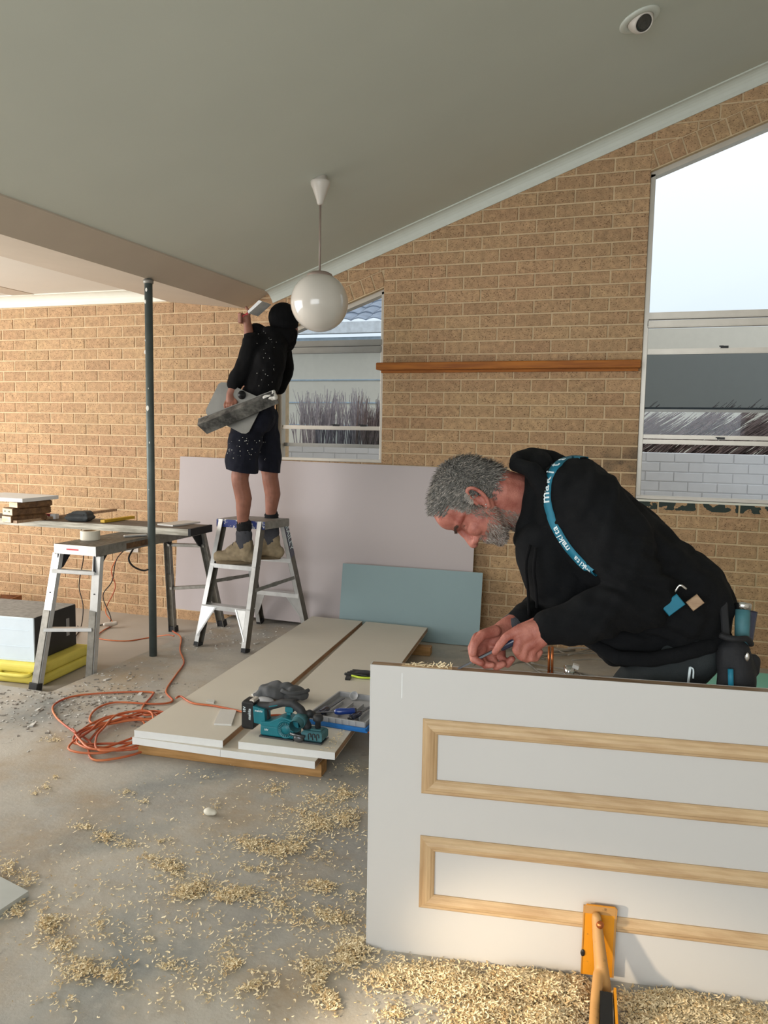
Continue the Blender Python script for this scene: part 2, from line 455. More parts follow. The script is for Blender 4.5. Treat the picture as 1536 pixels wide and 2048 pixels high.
# convex clipping in the wall plane (x, z)
def clip(poly, a, b, c):          # keep a*x+b*z <= c
    out = []; n = len(poly)
    for i in range(n):
        p, q = poly[i], poly[(i+1) % n]; dp, dq = a*p[0]+b*p[1]-c, a*q[0]+b*q[1]-c
        if dp <= 0: out.append(p)
        if (dp < 0 < dq) or (dq < 0 < dp):
            t = dp/(dp-dq); out.append((p[0]+(q[0]-p[0])*t, p[1]+(q[1]-p[1])*t))
    return out
def parea(p): return abs(sum(p[i][0]*p[(i+1) % len(p)][1]-p[(i+1) % len(p)][0]*p[i][1] for i in range(len(p))))/2 if len(p) > 2 else 0

# ------------------------------------------------------------------ the brick wall
# openings: x0, x1, sill z, head z at x0 (heads are raked like the ceiling)
WIN = [(2.555, 3.392, 1.215, 2.445-ZS*(3.392-2.555)), (5.137, 6.35, 1.035, 3.083)]
BAND = .125
def head(w, x): return w[3]+ZS*(x-w[0])
def cut(poly, w, band=0):
    x0, x1, zs, zh = w; x0 -= band*.0; x1 += band*.0; k = zh+band
    res = [clip(poly, 1, 0, x0), clip(poly, -1, 0, -x1)]
    mid = clip(clip(poly, -1, 0, -x0), 1, 0, x1)
    res += [clip(mid, 0, 1, zs), clip(mid, ZS, -1, ZS*x0-k)]
    return [r for r in res if parea(r) > 2e-4]
TOP = lambda p: clip(clip(p, -ZS, 1, zceil(0)+.02), 0, 1, 9) if True else p
wall = bpy.data.objects.new('wall_back', None); C.objects.link(wall); wall.location = (2.5, 0, 0); wall['kind'] = 'structure'
mo = MB(); big = [(-1.3, -.12), (6.9, -.12), (6.9, zceil(6.9)+.02), (2.45, zceil(2.45)+.02), (1.65, 2.55), (-1.3, 2.55)]
cells = []
for xa, xb in ((-1.3, 1.65), (1.65, 2.45), (2.45, 4.2), (4.2, 6.9)):
    p = clip(clip([(-1.3, -.12), (6.9, -.12), (6.9, 6), (-1.3, 6)], 1, 0, xb), -1, 0, -xa)
    p = clip(p, 0, 1, 2.52) if xb <= 2.45 else clip(p, -ZS, 1, 2.705-ZS*3.209+.03)
    q = [p]
    for w in WIN: q = [c for r in q for c in cut(r, w)]
    cells += q
for p in cells: mo.prism([(x, 0, z) for x, z in p], (0, .0022, 0), (0, .22, 0))
mo.obj('mortar', 'mortar', wall)
def brick_poly(p, dep=0.0):
    """chamfered brick face from a convex outline, 6 mm proud of the mortar"""
    cx = sum(a for a, b in p)/len(p); cz = sum(b for a, b in p)/len(p); n = len(p)
    def shr(k): return [(cx+(a-cx)*(1-k/max(.02, abs(a-cx))) if abs(a-cx) > .02 else a, cz+(b-cz)*(1-k/max(.02, abs(b-cz))) if abs(b-cz) > .02 else b) for a, b in p]
    s2 = shr(.003); V = [(a, .02, b) for a, b in p]+[(a, .002-dep, b) for a, b in p]+[(a, -.001-dep, b) for a, b in s2]
    F = [tuple(range(2*n, 3*n))]
    for L in (0, 1):
        for i in range(n): j = (i+1) % n; F.append((L*n+i, L*n+j, (L+1)*n+j, (L+1)*n+i))
    return V, F
bricks = []
ZT = 2.705-ZS*3.209+.02
for r in range(-17, 28):
    z1 = 2.32-.086*r-.005; z0 = z1-.076; sh = 0 if r % 2 else .12
    for i in range(-6, 30):
        x0 = i*.24-sh+.005; x1 = x0+.23
        if x1 < -1.3 or x0 > 6.85: continue
        p = [(x0, z0), (x1, z0), (x1, z1), (x0, z1)]
        p = clip(p, 0, 1, 2.5) if (x0+x1)/2 < 2.45 else clip(p, -ZS, 1, ZT)
        ps = [p] if parea(p) > 2e-4 else []
        for w in WIN:
            ps = [c for q in ps for c in cut(q, w, BAND)]
        for q in ps:
            full = abs(parea(q)-.23*.076) < 1e-6
            bricks.append((q, full))
for w in WIN:                      # raked courses of brick-on-edge above each window
    x = w[0]-.02; L = .086/math.sqrt(1+ZS*ZS); d = Vector((1, 0, ZS)).normalized(); u = Vector((-ZS, 0, 1)).normalized()
    o = Vector((w[0]-.035, 0, head(w, w[0]-.035)+.008))
    nb = int((w[1]-w[0]+.15)/L)
    for k in range(nb):
        a = o+d*(.086*k+.005); b = a+d*.076; q = [(a.x, a.z), (b.x, b.z), ((b+u*.104).x, (b+u*.104).z), ((a+u*.104).x, (a+u*.104).z)]
        q = clip(clip(q, 1, 0, w[1]-.002), -1, 0, -(w[0]+.002))
        if parea(q) > 3e-4: bricks.append((q, False))
def vis_score(q):
    cx = sum(a for a, b in q)/len(q); cz = sum(b for a, b in q)/len(q)
    v = CM @ (np.array([cx, 0, cz])-CP); px = 768+FPX*v[0]/v[2]; py = 1024-FPX*v[1]/v[2]
    if not (0 < px < 1536 and 0 < py < 2048): return 0
    if 1.8 < cx < 4.1 and cz < 1.2: return 0
    if cz < .95 and 4.4 < cx < 5.5: return 0
    return parea(q)/v[2]**2
order = sorted(range(len(bricks)), key=lambda k: -vis_score(bricks[k][0]))
single = set(order[:298])
shared = {}
rest = MB()
for k, (q, full) in enumerate(bricks):
    dep = random.choice([0, .0012, .0022, .003]) if True else 0
    if k in single:
        ox, oz = q[0]
        if full:
            key = dep
            if key not in shared:
                V, F = brick_poly([(a-ox, b-oz) for a, b in q], dep); m_ = MB(); m_.add(V, F); shared[key] = m_.mesh('brick', 'tan_brick')
            me = shared[key]
        else:
            V, F = brick_poly([(a-ox, b-oz) for a, b in q], dep); m_ = MB(); m_.add(V, F); me = m_.mesh('brick', 'tan_brick')
        o = bpy.data.objects.new('brick', me); C.objects.link(o); o.location = (ox-2.5, 0, oz); o.parent = wall
    else:
        V, F = brick_poly(q, dep); rest.add(V, F)
o = rest.obj('brickwork', 'tan_brick', wall); o['kind'] = 'stuff'

# ------------------------------------------------------------------ room shell
f = MB()
f.box(2.2, 7.0, -9.0, .25, -.3, 0); f.box(-1.5, 2.2, -9.0, -2.0, -.3, 0)
struct(f.obj('floor', 'concrete'))
f = MB(); f.box(-1.5, 2.2, -2.0, .25, -.4, -.08); struct(f.obj('trim_9', 'smooth_slab')).name = 'floor_recess'
f = MB()
f.prism([(2.48, 0, zceil(2.48)), (6.9, 0, zceil(6.9)), (6.9, 0, zceil(6.9)+.2), (2.48, 0, zceil(2.48)+.2)], (0, -9.0, 0), (0, .3, 0))
struct(f.obj('ceiling', 'ceiling_paint'))
f = MB(); f.box(-1.5, 1.66, -9, .3, 2.5, 2.6); ob = struct(f.obj('ceiling_flat', 'flat_ceiling_paint'))
f = MB(); f.box(.2, .42, -9, 0, 2.496, 2.5); f.obj('joint_strip', 'raw_plaster', ob)
f = MB(); f.prism([(1.65, 0, 2.405), (2.30, 0, 2.335), (2.50, 0, zceil(2.50)-.008), (2.50, 0, 2.66), (1.65, 0, 2.66)], (0, -9, 0), (0, .0, 0))
struct(f.obj('trim_1', 'raw_plaster'))
f = MB(); f.box(6.9, 7.1, -9, .25, -.2, 4.5); struct(f.obj('wall_right', 'render_wall'))
f = MB()   # left wall with a wide glazed opening
f.box(-1.6, -1.4, -9, -5.4, -.2, 2.6); f.box(-1.6, -1.4, -1.0, .25, -.2, 2.6); f.box(-1.6, -1.4, -5.4, -1.0, 2.5, 2.6)
struct(f.obj('wall_left', 'render_wall'))
f = MB()
f.box(-1.5, 1.8, -9.2, -9.0, -.2, 4.5); f.box(6.6, 7.1, -9.2, -9.0, -.2, 4.5); f.box(1.8, 6.6, -9.2, -9.0, 2.8, 4.5)
struct(f.obj('wall_rear', 'render_wall'))
# cornices
def cornice(name, p, q, nrm, drop, proj, m):
    """coved cornice along p-q; nrm points into the room, drop is along -up"""
    p, q, nrm, up = Vector(p), Vector(q), Vector(nrm), None
    d = (q-p).normalized(); up = nrm.cross(d).normalized()
    if up.z < 0: up = -up
    prof = [(0, 0), (0, -drop), (.008, -drop)]
    for k in range(7):
        a = k/6*PI/2; prof.append((.008+(proj-.016)*(1-math.cos(a)), -drop+.006+(drop-.014)*math.sin(a)))
    prof += [(proj, -.008), (proj, 0)]
    mb = MB(); mb.prism([p+nrm*a+up*b for a, b in prof], (0, 0, 0), q-p); return mb.obj(name, m)
struct(cornice('trim_2', (2.50, -.001, zceil(2.50)), (6.9, -.001, zceil(6.9)), (0, -1, 0), .088, .075, 'cornice_paint'))
struct(cornice('trim_3', (-1.4, -.001, 2.5), (1.65, -.001, 2.5), (0, -1, 0), .088, .085, 'cornice_white'))

# ------------------------------------------------------------------ windows
def window(idx, w, rails, panes, label):
    x0, x1, zs, zh = w; y0, y1 = .035, .10
    win = bpy.data.objects.new('window_%d' % idx, None); C.objects.link(win); win.location = ((x0+x1)/2, y0, zs); win['kind'] = 'structure'; win['label'] = label
    f = MB(); t = .030
    f.box(x0, x0+t, y0, y1, zs, head(w, x0)-.01); f.box(x1-t, x1, y0, y1, zs, head(w, x1-t)-.01)
    f.box(x0, x1, y0-.01, y1, zs, zs+.022)
    f.prism([(x0, 0, head(w, x0)-.034), (x1, 0, head(w, x1)-.034), (x1, 0, head(w, x1)), (x0, 0, head(w, x0))], (0, y0, 0), (0, y1, 0))
    f.obj('window_frame', 'alu_frame', win, bev=.002)
    for (za, zb, ya, yb, m) in rails:
        g = MB(); g.box(x0+t*.8, x1-t*.8, ya, yb, za, zb); g.box(x0+t*.8, x1-t*.8, ya-.006, ya, za+.004, za+.009); g.obj('rail', m, win)
    for (za, zb, y, m) in panes:
        g = MB(); xa, xb = x0+t, x1-t
        if zb is None: g.prism([(xa, y, za), (xb, y, za), (xb, y, head(w, xb)-.03), (xa, y, head(w, xa)-.03)], (0, 0, 0), (0, .004, 0))
        else: g.box(xa, xb, y, y+.004, za, zb)
        g.obj('pane', m, win)
    return win
w1 = window(1, WIN[0], [(2.050, 2.092, .03, .09, 'alu_dark'), (2.002, 2.046, .035, .08, 'alu_dark'), (1.448, 1.476, .045, .065, 'alu_frame'), (1.318, 1.345, .075, .09, 'alu_dark')],
    [(2.09, None, .06, 'clear_glass'), (1.46, 2.01, .055, 'clear_glass')], 'tall aluminium sash window with a raked head, behind the man on the ladder')
w2 = window(2, WIN[1], [(2.180, 2.222, .03, .09, 'alu_frame'), (2.128, 2.172, .035, .085, 'alu_frame'), (1.960, 1.995, .045, .065, 'alu_frame'), (1.598, 1.628, .075, .09, 'alu_dark'), (1.426, 1.452, .045, .065, 'alu_frame'), (1.392, 1.420, .04, .085, 'alu_frame')],
    [(2.22, None, .06, 'clear_glass'), (1.615, 1.965, .052, 'tinted_glass'), (1.45, 1.61, .08, 'clear_glass')], 'large aluminium sash window with a raked head at the right edge')
for wn, px, z in ((w1, 0, 1.476), (w1, 1, 1.476), (w2, 2, 1.995), (w2, 3, 1.43)):
    xx = {0: 3.02, 1: 3.235, 2: 5.62, 3: 5.63}[px]
    g = MB(); g.box(xx-.02, xx+.025, .03, .05, z-.002, z+.012); g.box(xx-.028, xx-.004, .024, .04, z+.006, z+.013); g.obj('sash_latch', 'black_plastic', wn)
g = MB(); g.box(2.84, 3.36, .082, .085, 1.345, 1.446); g.obj('grey_reflection', 'reflection_grey', w1)  # grey sheet standing in for a reflection across part of the lower glass
g = MB(); g.box(WIN[1][0]-.0, WIN[1][1], -.004, .05, 1.022, 1.035); struct(g.obj('trim_4', 'cornice_white'))

# ------------------------------------------------------------------ outside
g = MB(); g.box(-12, 20, .3, 30, -.5, -.35); struct(g.obj('ground_outside', 'garden_ground'))
gw = bpy.data.objects.new('garden_wall', None); C.objects.link(gw); gw.location = (5.5, 2.1, 0); tag(gw, 'white painted brick garden wall outside the right window', 'wall')
ZG = 1.297
g = MB(); g.box(-1, 8.5, 2.11, 2.3, -.4, ZG-.006); g.obj('mortar', 'outside_white', gw)
gb = {}; nb = 0
for r in range(0, 12):
    z1 = ZG-.004-.086*r; sh = 0 if r % 2 else .12
    for i in range(-4, 36):
        x0 = i*.24-sh+.004; x1 = x0+.232; z0 = z1-.078
        v = .004*random.random()
        key = int(v*1000)
        if 4.7 < x0 < 7.2 and z0 > .75:
            if key not in gb:
                m_ = MB(); m_.box(0, .232, -.004-key/1000, .02, 0, .078, None, .004); gb[key] = m_.mesh('brick', 'outside_white')
            o = bpy.data.objects.new('brick', gb[key]); C.objects.link(o); o.location = (x0-5.5, .008, z0); o.parent = gw
            nb += 1
gr = MB()
for r in range(0, 12):
    z1 = ZG-.004-.086*r; sh = 0 if r % 2 else .12
    for i in range(-4, 36):
        x0 = i*.24-sh+.004
        if not (4.7 < x0 < 7.2 and z1-.078 > .75): gr.box(x0, x0+.232, 2.104, 2.12, z1-.078, z1)
o = gr.obj('brickwork', 'outside_white', gw); o['kind'] = 'stuff'
# neighbour house
H = thing('neighbour_house', 'pale rendered house with a tiled roof and white gutter seen through the windows', 'house', (1.5, 4.6, -.35))
g = MB(); g.box(-5, 4.55, 4.6, 9, -.35, 2.62); g.obj('wall', 'outside_cream', H)
g = MB(); g.box(4.551, 9.5, 4.75, 9, -.35, 2.70); g.obj('side_wall', 'outside_cream', H)
g = MB(); g.box(-5, 4.6, 4.25, 4.35, 2.68, 2.82); g.obj('gutter', 'gutter_white', H)
g = MB(); g.box(-5, 4.55, 4.35, 4.6, 2.60, 2.64); g.obj('soffit', 'soffit_blue', H)
for k in range(5):
    g = MB(); g.box(-5, 4.55, 4.585, 4.6, .9+.30*k, .915+.30*k); g.obj('cladding_joint', 'soffit_blue', H)
g = MB(); a = math.radians(23)
for r in range(14):
    for c in range(46):
        x = -4.9+c*.205; y = 4.3+r*.30*math.cos(a); z = 2.83+r*.30*math.sin(a)
        if x > 4.45: continue
        M = Matrix.Translation((x, y, z+.02)) @ Matrix.Rotation(a-.05, 4, 'X')
        P = []
        for v in (0, 1):
            for u in range(5):
                P.append(M @ Vector((u/4*.2, v*.33, .028*math.sin(u/4*PI)+.0*v)))
            for u in range(5):
                P.append(M @ Vector((u/4*.2, v*.33, .028*math.sin(u/4*PI)-.014)))
        F = [(u, u+1, u+11, u+10) for u in range(4)]+[(u+5, u+15, u+16, u+6) for u in range(4)]+[(u, u+5, u+6, u+1) for u in range(4)]
        g.sm = False; g.add(P, F)
o = g.obj('roof_tiles', 'roof_tile', H); o['kind'] = 'stuff'
# dead shrubs between garden wall and house
def fronds(name, label, base_, spread, lean, h, n, m, grp):
    g = MB()
    for k in range(n):
        b = Vector(base_)+Vector((random.uniform(-1, 1)*spread, random.uniform(-.25, .25), 0))
        ln = Vector((lean+random.uniform(-.18, .18), random.uniform(-.1, .1), 1)); L = h*random.uniform(.65, 1.05)
        pts = [b]
        for j in range(1, 4):
            pts.append(b+ln.normalized()*L*j/3+Vector((lean*.35*(j/3)**2*L, 0, -.05*(j/3)**2*L))+Vector((random.uniform(-.015, .015), 0, 0)))
        g.tube(pts, [.010, .008, .006, .003], 4, 1)
        for s_ in range(3):
            t = pts[3]; g.tube([pts[2], t+Vector((random.uniform(-.05, .05), random.uniform(-.03, .03), random.uniform(-.03, .05)))], [.005, .002], 3, 1)
    o = g.obj(name, m); tag(o, label, 'shrub', grp)
fronds('dead_shrub', 'dry twiggy shrub, leftmost through the window behind the ladder', (1.95, 2.75, .9), .42, .0, 1.0, 130, 'dead_frond_pale', 'dead shrubs outside')
fronds('dead_shrub', 'dense dark dry shrub through the middle of the left window', (2.46, 2.6, .8), .2, .10, 1.02, 110, 'dead_frond', 'dead shrubs outside')
fronds('dead_shrub', 'dry shrub leaning right at the corner of the left window', (2.75, 2.75, .7), .16, .85, 1.0, 80, 'dead_frond', 'dead shrubs outside')
fronds('dead_shrub', 'leaning bundle of dead fronds, left in the right-hand window', (4.95, 2.7, .95), .55, .75, .95, 170, 'dead_frond', 'dead shrubs outside')
fronds('dead_shrub', 'leaning bundle of dead fronds, right in the right-hand window', (5.85, 2.7, .95), .45, .75, .95, 170, 'dead_frond', 'dead shrubs outside')

# ------------------------------------------------------------------ wall shelf and fixtures
sh = thing('wall_shelf', 'long narrow stained timber shelf on the brick wall between the windows', 'shelf', (4.26, -.05, 1.89))
g = MB(); g.box(3.375, 5.135, -.10, -.0022, 1.868, 1.918, None, .004); g.obj('shelf_board', 'shelf_timber', sh, bev=.004)
g = MB(); g.box(3.39, 5.12, -.03, -.0022, 1.852, 1.868); g.obj('batten', 'shelf_timber', sh)
# pendant globe
pc = CL(641, 357); L = .0
pd = thing('globe_pendant_light', 'white opal glass globe pendant hanging from the raked ceiling', 'lamp', pc)
ax = pc.x; ay = pc.y; zt = zceil(ax)
g = MB(); g.sm = True; T = Matrix.Translation((ax, ay, zt))
g.rev([(.001, -.138), (.014, -.137), (.017, -.130), (.022, -.112), (.044, -.052), (.053, -.034), (.054, -.020), (.050, -.012), (.036, -.008), (.036, .012)], T, 24); g.obj('canopy', 'fitting_white', pd)
bc = None
d = ray(648, 605); tt = (ay-CP[1])/d[1]; bc = Vector(CP+d*tt); bc.x = ax; RB = .158
g = MB(); g.sm = True; g.tube([(ax, ay, zt-.14), (ax, ay, bc.z+RB-.006)], .006, 8, 1); g.obj('rod', 'fitting_brown', pd)
g = MB(); g.sm = True; g.rev([(.002, RB+.008), (.045, RB+.006), (.068, RB-.006), (.072, RB-.016), (.070, RB-.022)], Matrix.Translation(bc), 28); g.obj('gallery', 'fitting_brown', pd)
g = MB(); g.sm = True; g.sphere(bc, RB, None, 40, 24); g.obj('globe', 'opal_glass', pd)
# gimbal downlight in the raked ceiling
dc = CL(1279, 38); dn = Vector((-ZS, 0, 1)).normalized(); MX = frame(dc, (1, 0, ZS), (0, 1, 0), dn)
dl = thing('ceiling_downlight', 'round white gimbal downlight recessed in the ceiling, top right', 'light', dc)
g = MB(); g.sm = True; g.rev([(.060, .002), (.094, .002), (.096, -.004), (.090, -.010), (.066, -.012), (.060, -.008), (.058, .002)], MX, 36, False); g.obj('trim_ring', 'cornice_paint', dl)
MT = MX @ Matrix.Rotation(math.radians(-14), 4, 'Y') @ Matrix.Rotation(math.radians(-34), 4, 'X')
g = MB(); g.sm = True; g.rev([(.058, .02), (.060, -.005), (.056, -.028), (.046, -.046), (.041, -.052), (.038, -.046), (.036, -.03)], MT, 32, False); g.obj('eyeball', 'fitting_white', dl)
g = MB(); g.sm = True; g.rev([(.001, -.040), (.02, -.043), (.040, -.047), (.040, -.02), (.001, -.02)], MT, 28); g.obj('lens', 'lens_dark', dl)
# steel prop
pb = FZ(300, 1310); pl = thing('steel_prop', 'grey painted steel post propping the beam, paint splashed', 'post', (2.295, -1.195, 0))
g = MB(); g.sm = True; g.rev([(.024, 0), (.024, 2.337)], Matrix.Translation((2.295, -1.195, 0)), 20); g.obj('tube', 'grey_pole', pl)
g = MB(); g.sm = True; g.rev([(.030, 0), (.031, .022)], Matrix.Translation((2.295, -1.195, 2.31)), 20); g.obj('collar', 'alu_worn', pl)
g = MB()
for z, a, s_ in ((1.56, -1.6, .017), (1.42, -1.9, .006), (1.35, -1.2, .007), (1.97, -2.2, .006), (2.2, -1.9, .012), (1.68, -1.3, .005), (1.9, -2.3, .013), (1.06, -1.5, .004), (2.27, -1.5, .012)):
    g.sphere((2.295+.0243*math.cos(a), -1.195+.0243*math.sin(a), z), (s_*.6, .0018, s_), su=8, sv=6)
g.obj('paint_splash', 'paint_splash', pl)['kind'] = 'stuff'

# ------------------------------------------------------------------ leaning sheets
def sheet(name, label, bl, br, h, lean, th, m, edge='paper_edge'):
    bl, br = Vector(bl), Vector(br); u = (br-bl).normalized(); n_ = Vector((-u.y, u.x, 0)); up = Vector((0, 0, 1))*math.cos(lean)+n_*math.sin(lean); nn = u.cross(up)
    o = thing(name, label, 'board', (bl+br)/2)
    g = MB(); g.mi = 0; g.prism([bl, br, br+up*h, bl+up*h], (0, 0, 0), -nn*.0008); g.obj('face_paper', m, o)
    g = MB(); g.prism([bl, br, br+up*h, bl+up*h], -nn*.0008, -nn*th); g.obj('core', edge, o)
    return o, bl, br, up, u
sheet('plasterboard_sheet', 'large lilac plasterboard sheet leaning on the brick wall behind the step ladder', (1.74, -.125, .035), (4.10, -.125, .012), 1.19, math.asin(.100/1.19), .011, 'lilac_board')
sheet('plasterboard_offcut', 'low blue grey plasterboard offcut leaning in front of the large sheet', (3.17, -.235, .004), (4.18, -.20, .004), .50, .16, .010, 'blue_board')
g = MB(); 
for k in range(3):
    g = MB() if k == 0 else g
    g.box(5.35, 6.75, -1.75, -.25, .0+.0135*k, .0125+.0135*k)
o = g.obj('green_board_stack', 'green_board'); tag(o, 'mint green boards lying on the floor behind the bending man', 'board')

# ------------------------------------------------------------------ stack of boards on bearers
def slab(name, label, a, b, c_, d_, z0, z1, group='white faced boards stacked on the bearers', top='board_top'):
    """board with corners a,b (front left, right) and c,d (back right, left)"""
    o = thing(name, label, 'board', (Vector((*a, z0))+Vector((*c_, z0)))/2, group)
    P = [Vector((*p, 0)) for p in (a, b, c_, d_)]
    g = MB(); g.prism(P, (0, 0, z0+.0035), (0, 0, z1-.0035)); g.obj('core', 'edge_y', o)
    g = MB(); g.prism(P, (0, 0, z1-.0035), (0, 0, z1)); g.prism(P, (0, 0, z0), (0, 0, z0+.0035)); g.obj('facing', top, o)
    u = (P[1]-P[0]).normalized(); n_ = Vector((u.y, -u.x, 0))
    g = MB(); g.prism([P[0]+n_*.001, P[1]+n_*.001, P[1]+n_*.001+Vector((0, 0, z1-z0)), P[0]+n_*.001+Vector((0, 0, z1-z0))], Vector((0, 0, z0)), n_*.0012+Vector((0, 0, z0))); g.obj('edge_strip', 'board_edge', o)
    g = MB()
    for k in range(3): pass
    return o
def bear(p, q, lab):
    g = MB(); g.bar(p, q, .07, .056, (0, 0, 1), .003); o = g.obj('timber_bearer', 'bearer_timber'); tag(o, lab, 'timber', 'bearers under the boards')
bear(FZ(285, 1490, .028), FZ(648, 1536, .028), 'brown timber bearer on the floor under the near end of the board stack')
bear((3.05, -.58, .028), (3.93, -.50, .028), 'timber bearer under the far end of the board stack')
za, zb, zc = .0565, .0875, .1195
def bd(px, py, z): p = FZ(px, py, z); return (p.x, p.y)
def far(f_, b_, y=-.27): t = (y-f_[1])/(b_[1]-f_[1]); return (f_[0]+(b_[0]-f_[0])*t, y)
B1l, B1r, B2l, B2r = bd(269, 1460, zc), bd(446, 1481, zc), bd(477, 1483, zc), bd(670, 1505, zc)
B1fl, B1fr, B2fl, B2fr = far(B1l, bd(655, 1213, zc)), far(B1r, bd(754, 1217, zc)), far(B2l, bd(759, 1218, zc)), far(B2r, bd(876, 1227, zc))
A1l, Amid, A1r = bd(265, 1474, zb), bd(441, 1499, zb), bd(630, 1523, zb)
ofs = lambda p, dx: (p[0]+dx, p[1])
slab('board', 'lower left board of the stack, under the one the cable crosses', A1l, ofs(Amid, -.0006), ofs(B1fr, -.012), ofs(B1fl, -.01), za, zb)
slab('board', 'lower right board of the stack, its front edge beyond the left board', ofs(Amid, .0006), A1r, ofs(B2fr, -.03), ofs(B1fr, -.0108), za, zb)
slab('board', 'top left board of the stack, orange cable and offcut lying on it', B1l, B1r, B1fr, B1fl, zb+.0005, zc)
slab('board', 'top right board of the stack, carrying the power planer and tool tray', B2l, B2r, B2fr, B2fl, zb+.0005, zc)
ZT_ = zc+.0005
# small things on the boards
def flat(name, label, cat, pxs, z, th, m, **kw):
    P = [FZ(x, y, z) for x, y in pxs]; g = MB(); g.prism([Vector((p.x, p.y, 0)) for p in P], (0, 0, z), (0, 0, z+th)); o = g.obj(name, m, **kw); tag(o, label, cat); return o
flat('timber_offcut', 'thin pale grey offcut lying on the top left board', 'offcut', [(428, 1450), (463, 1452), (473, 1423), (441, 1421)], ZT_, .008, 'white_board')
flat('plaster_scrap', 'small white plaster scrap on the left board beside the orange cable', 'scrap', [(412, 1405), (428, 1408), (430, 1402), (416, 1400)], ZT_, .006, 'plaster_chip')
flat('packing_strip', 'narrow white packing strip left of the dust bag on the boards', 'offcut', [(503, 1391), (522, 1396), (531, 1386), (512, 1383)], ZT_, .008, 'white_board')
flat('black_end_cap', 'tiny black plastic cap lying on the right board', 'cap', [(690, 1360), (700, 1361), (703, 1355), (693, 1354)], ZT_, .010, 'black_plastic')
# work glove / packet with lime edge
o = thing('work_glove', 'black and lime work glove lying beside the door top', 'glove', FZ(728, 1350, ZT_))
c0 = FZ(730, 1352, ZT_)
g = MB(); g.sm = True
g.sphere(c0+Vector((0, 0, .014)), (.060, .045, .014))
for k in range(4): g.cap(c0+Vector((-.03-.0*k, -.03+.02*k, .012)), c0+Vector((-.10+.006*k, -.035+.024*k, .010)), .011, .009, 8)
remesh(g, 'glove', 'black_plastic', o, .004, 3)
g = MB(); g.sm = True; g.tube([c0+Vector((-.062, -.04, .006)), c0+Vector((0, -.058, .008)), c0+Vector((.06, -.03, .006)), c0+Vector((.07, .02, .006))], .006, 6); g.obj('lime_trim', 'lime_glove', o)

# power planer ------------------------------------------------------
pl0 = FZ(555, 1478, ZT_); pr0 = FZ(655, 1492, ZT_)
ux = Vector((pr0.x-pl0.x, pr0.y-pl0.y, 0)).normalized()
PO = FZ(520, 1474, ZT_); PM = frame(PO, ux, (-ux.y, ux.x, 0), (0, 0, 1))      # local x along the tool (heel to toe), y away, z up
planer = thing('power_planer', 'teal cordless power planer with a black battery on the board stack', 'power tool', PO)
def pm(x, y, z): return PM @ Vector((x, y, z))
g = MB(); g.box(-.005, .155, 0, .085, 0, .006, PM); g.box(.195, .285, 0, .085, .0015, .007, PM); g.obj('sole_plate', 'steel', planer)
g = MB(); g.box(0, .16, .004, .080, .006, .055, PM, .006); g.prism([pm(.0, .004, .05), pm(.18, .004, .05), pm(.175, .004, .085), (pm(.10, .004, .10)), pm(.045, .004, .072), pm(0, .004, .066)], (0, 0, 0), (PM.to_3x3() @ Vector((0, .074, 0))))
g.prism([pm(-.035, .010, .055), pm(.02, .010, .05), pm(.015, .010, .12), pm(-.04, .010, .13)], (0, 0, 0), (PM.to_3x3() @ Vector((0, .062, 0))))
g.obj('body', 'teal_plastic', planer, bev=.003)
g = MB(); g.box(.19, .285, .004, .080, .007, .052, PM, .008); g.box(.225, .275, .02, .065, .05, .058, PM, .003); g.obj('front_shoe', 'teal_dust', planer, bev=.002)
g = MB(); g.sm = True; Mz = PM @ Matrix.Translation((.252, .042, .058)); g.rev([(.012, 0), (.012, .03), (.021, .033), (.023, .042), (.022, .052), (.016, .058), (.001, .059)], Mz, 20); g.obj('depth_knob', 'grip_black', planer)
g = MB(); g.sm = True
g.chain([(pm(-.02, .042, .125), .017), (pm(.03, .042, .128), .017), (pm(.09, .042, .150), .017), (pm(.135, .042, .152), .018), (pm(.172, .042, .128), .019), (pm(.19, .042, .085), .020), (pm(.20, .042, .06), .022)])
g.cap(pm(.0, .042, .125), pm(.012, .042, .07), .014, .016); g.cap(pm(.205, .06, .11), pm(.21, .075, .10), .017, .016)
remesh(g, 'handle', 'grip_black', planer, .0035, 3)
g = MB(); g.box(.104, .140, .030, .054, .112, .138, PM, .004); g.box(.11, .128, .034, .05, .098, .115, PM, .003); g.obj('trigger', 'teal_plastic', planer)
g = MB(); g.prism([pm(.03, .0245, .128), pm(.07, .0245, .139), pm(.07, .0245, .143), pm(.03, .0245, .133)], (0, 0, 0), (PM.to_3x3() @ Vector((0, .003, 0)))); g.obj('grip_stripe', 'teal_plastic', planer)
g = MB(); g.box(-.095, -.038, .012, .078, .018, .150, PM, .010); bt = g.obj('battery', 'black_plastic', planer, bev=.003)
g = MB(); g.box(-.060, -.040, .020, .070, .135, .152, PM @ Matrix.Translation((0, 0, .002)), .003); g.obj('battery_button', 'fitting_white', bt)
fm = frame(pm(-.060, .0115, .088), PM.to_3x3() @ Vector((0, 0, -1)), (1, 0, 0), PM.to_3x3() @ Vector((0, -1, 0)))
text('makita', 'battery_lettering', .019, frame(pm(-.056, .0112, .09), PM.to_3x3() @ Vector((0, 0, 1)), (0, 0, 0) if False else PM.to_3x3() @ Vector((-1, 0, 0)), PM.to_3x3() @ Vector((0, -1, 0))), 'print_white', bt, shear=.2)
text('18V', 'battery_voltage', .017, frame(pm(-.080, .0112, .11), PM.to_3x3() @ Vector((0, 0, 1)), PM.to_3x3() @ Vector((-1, 0, 0)), PM.to_3x3() @ Vector((0, -1, 0))), 'print_white', bt)
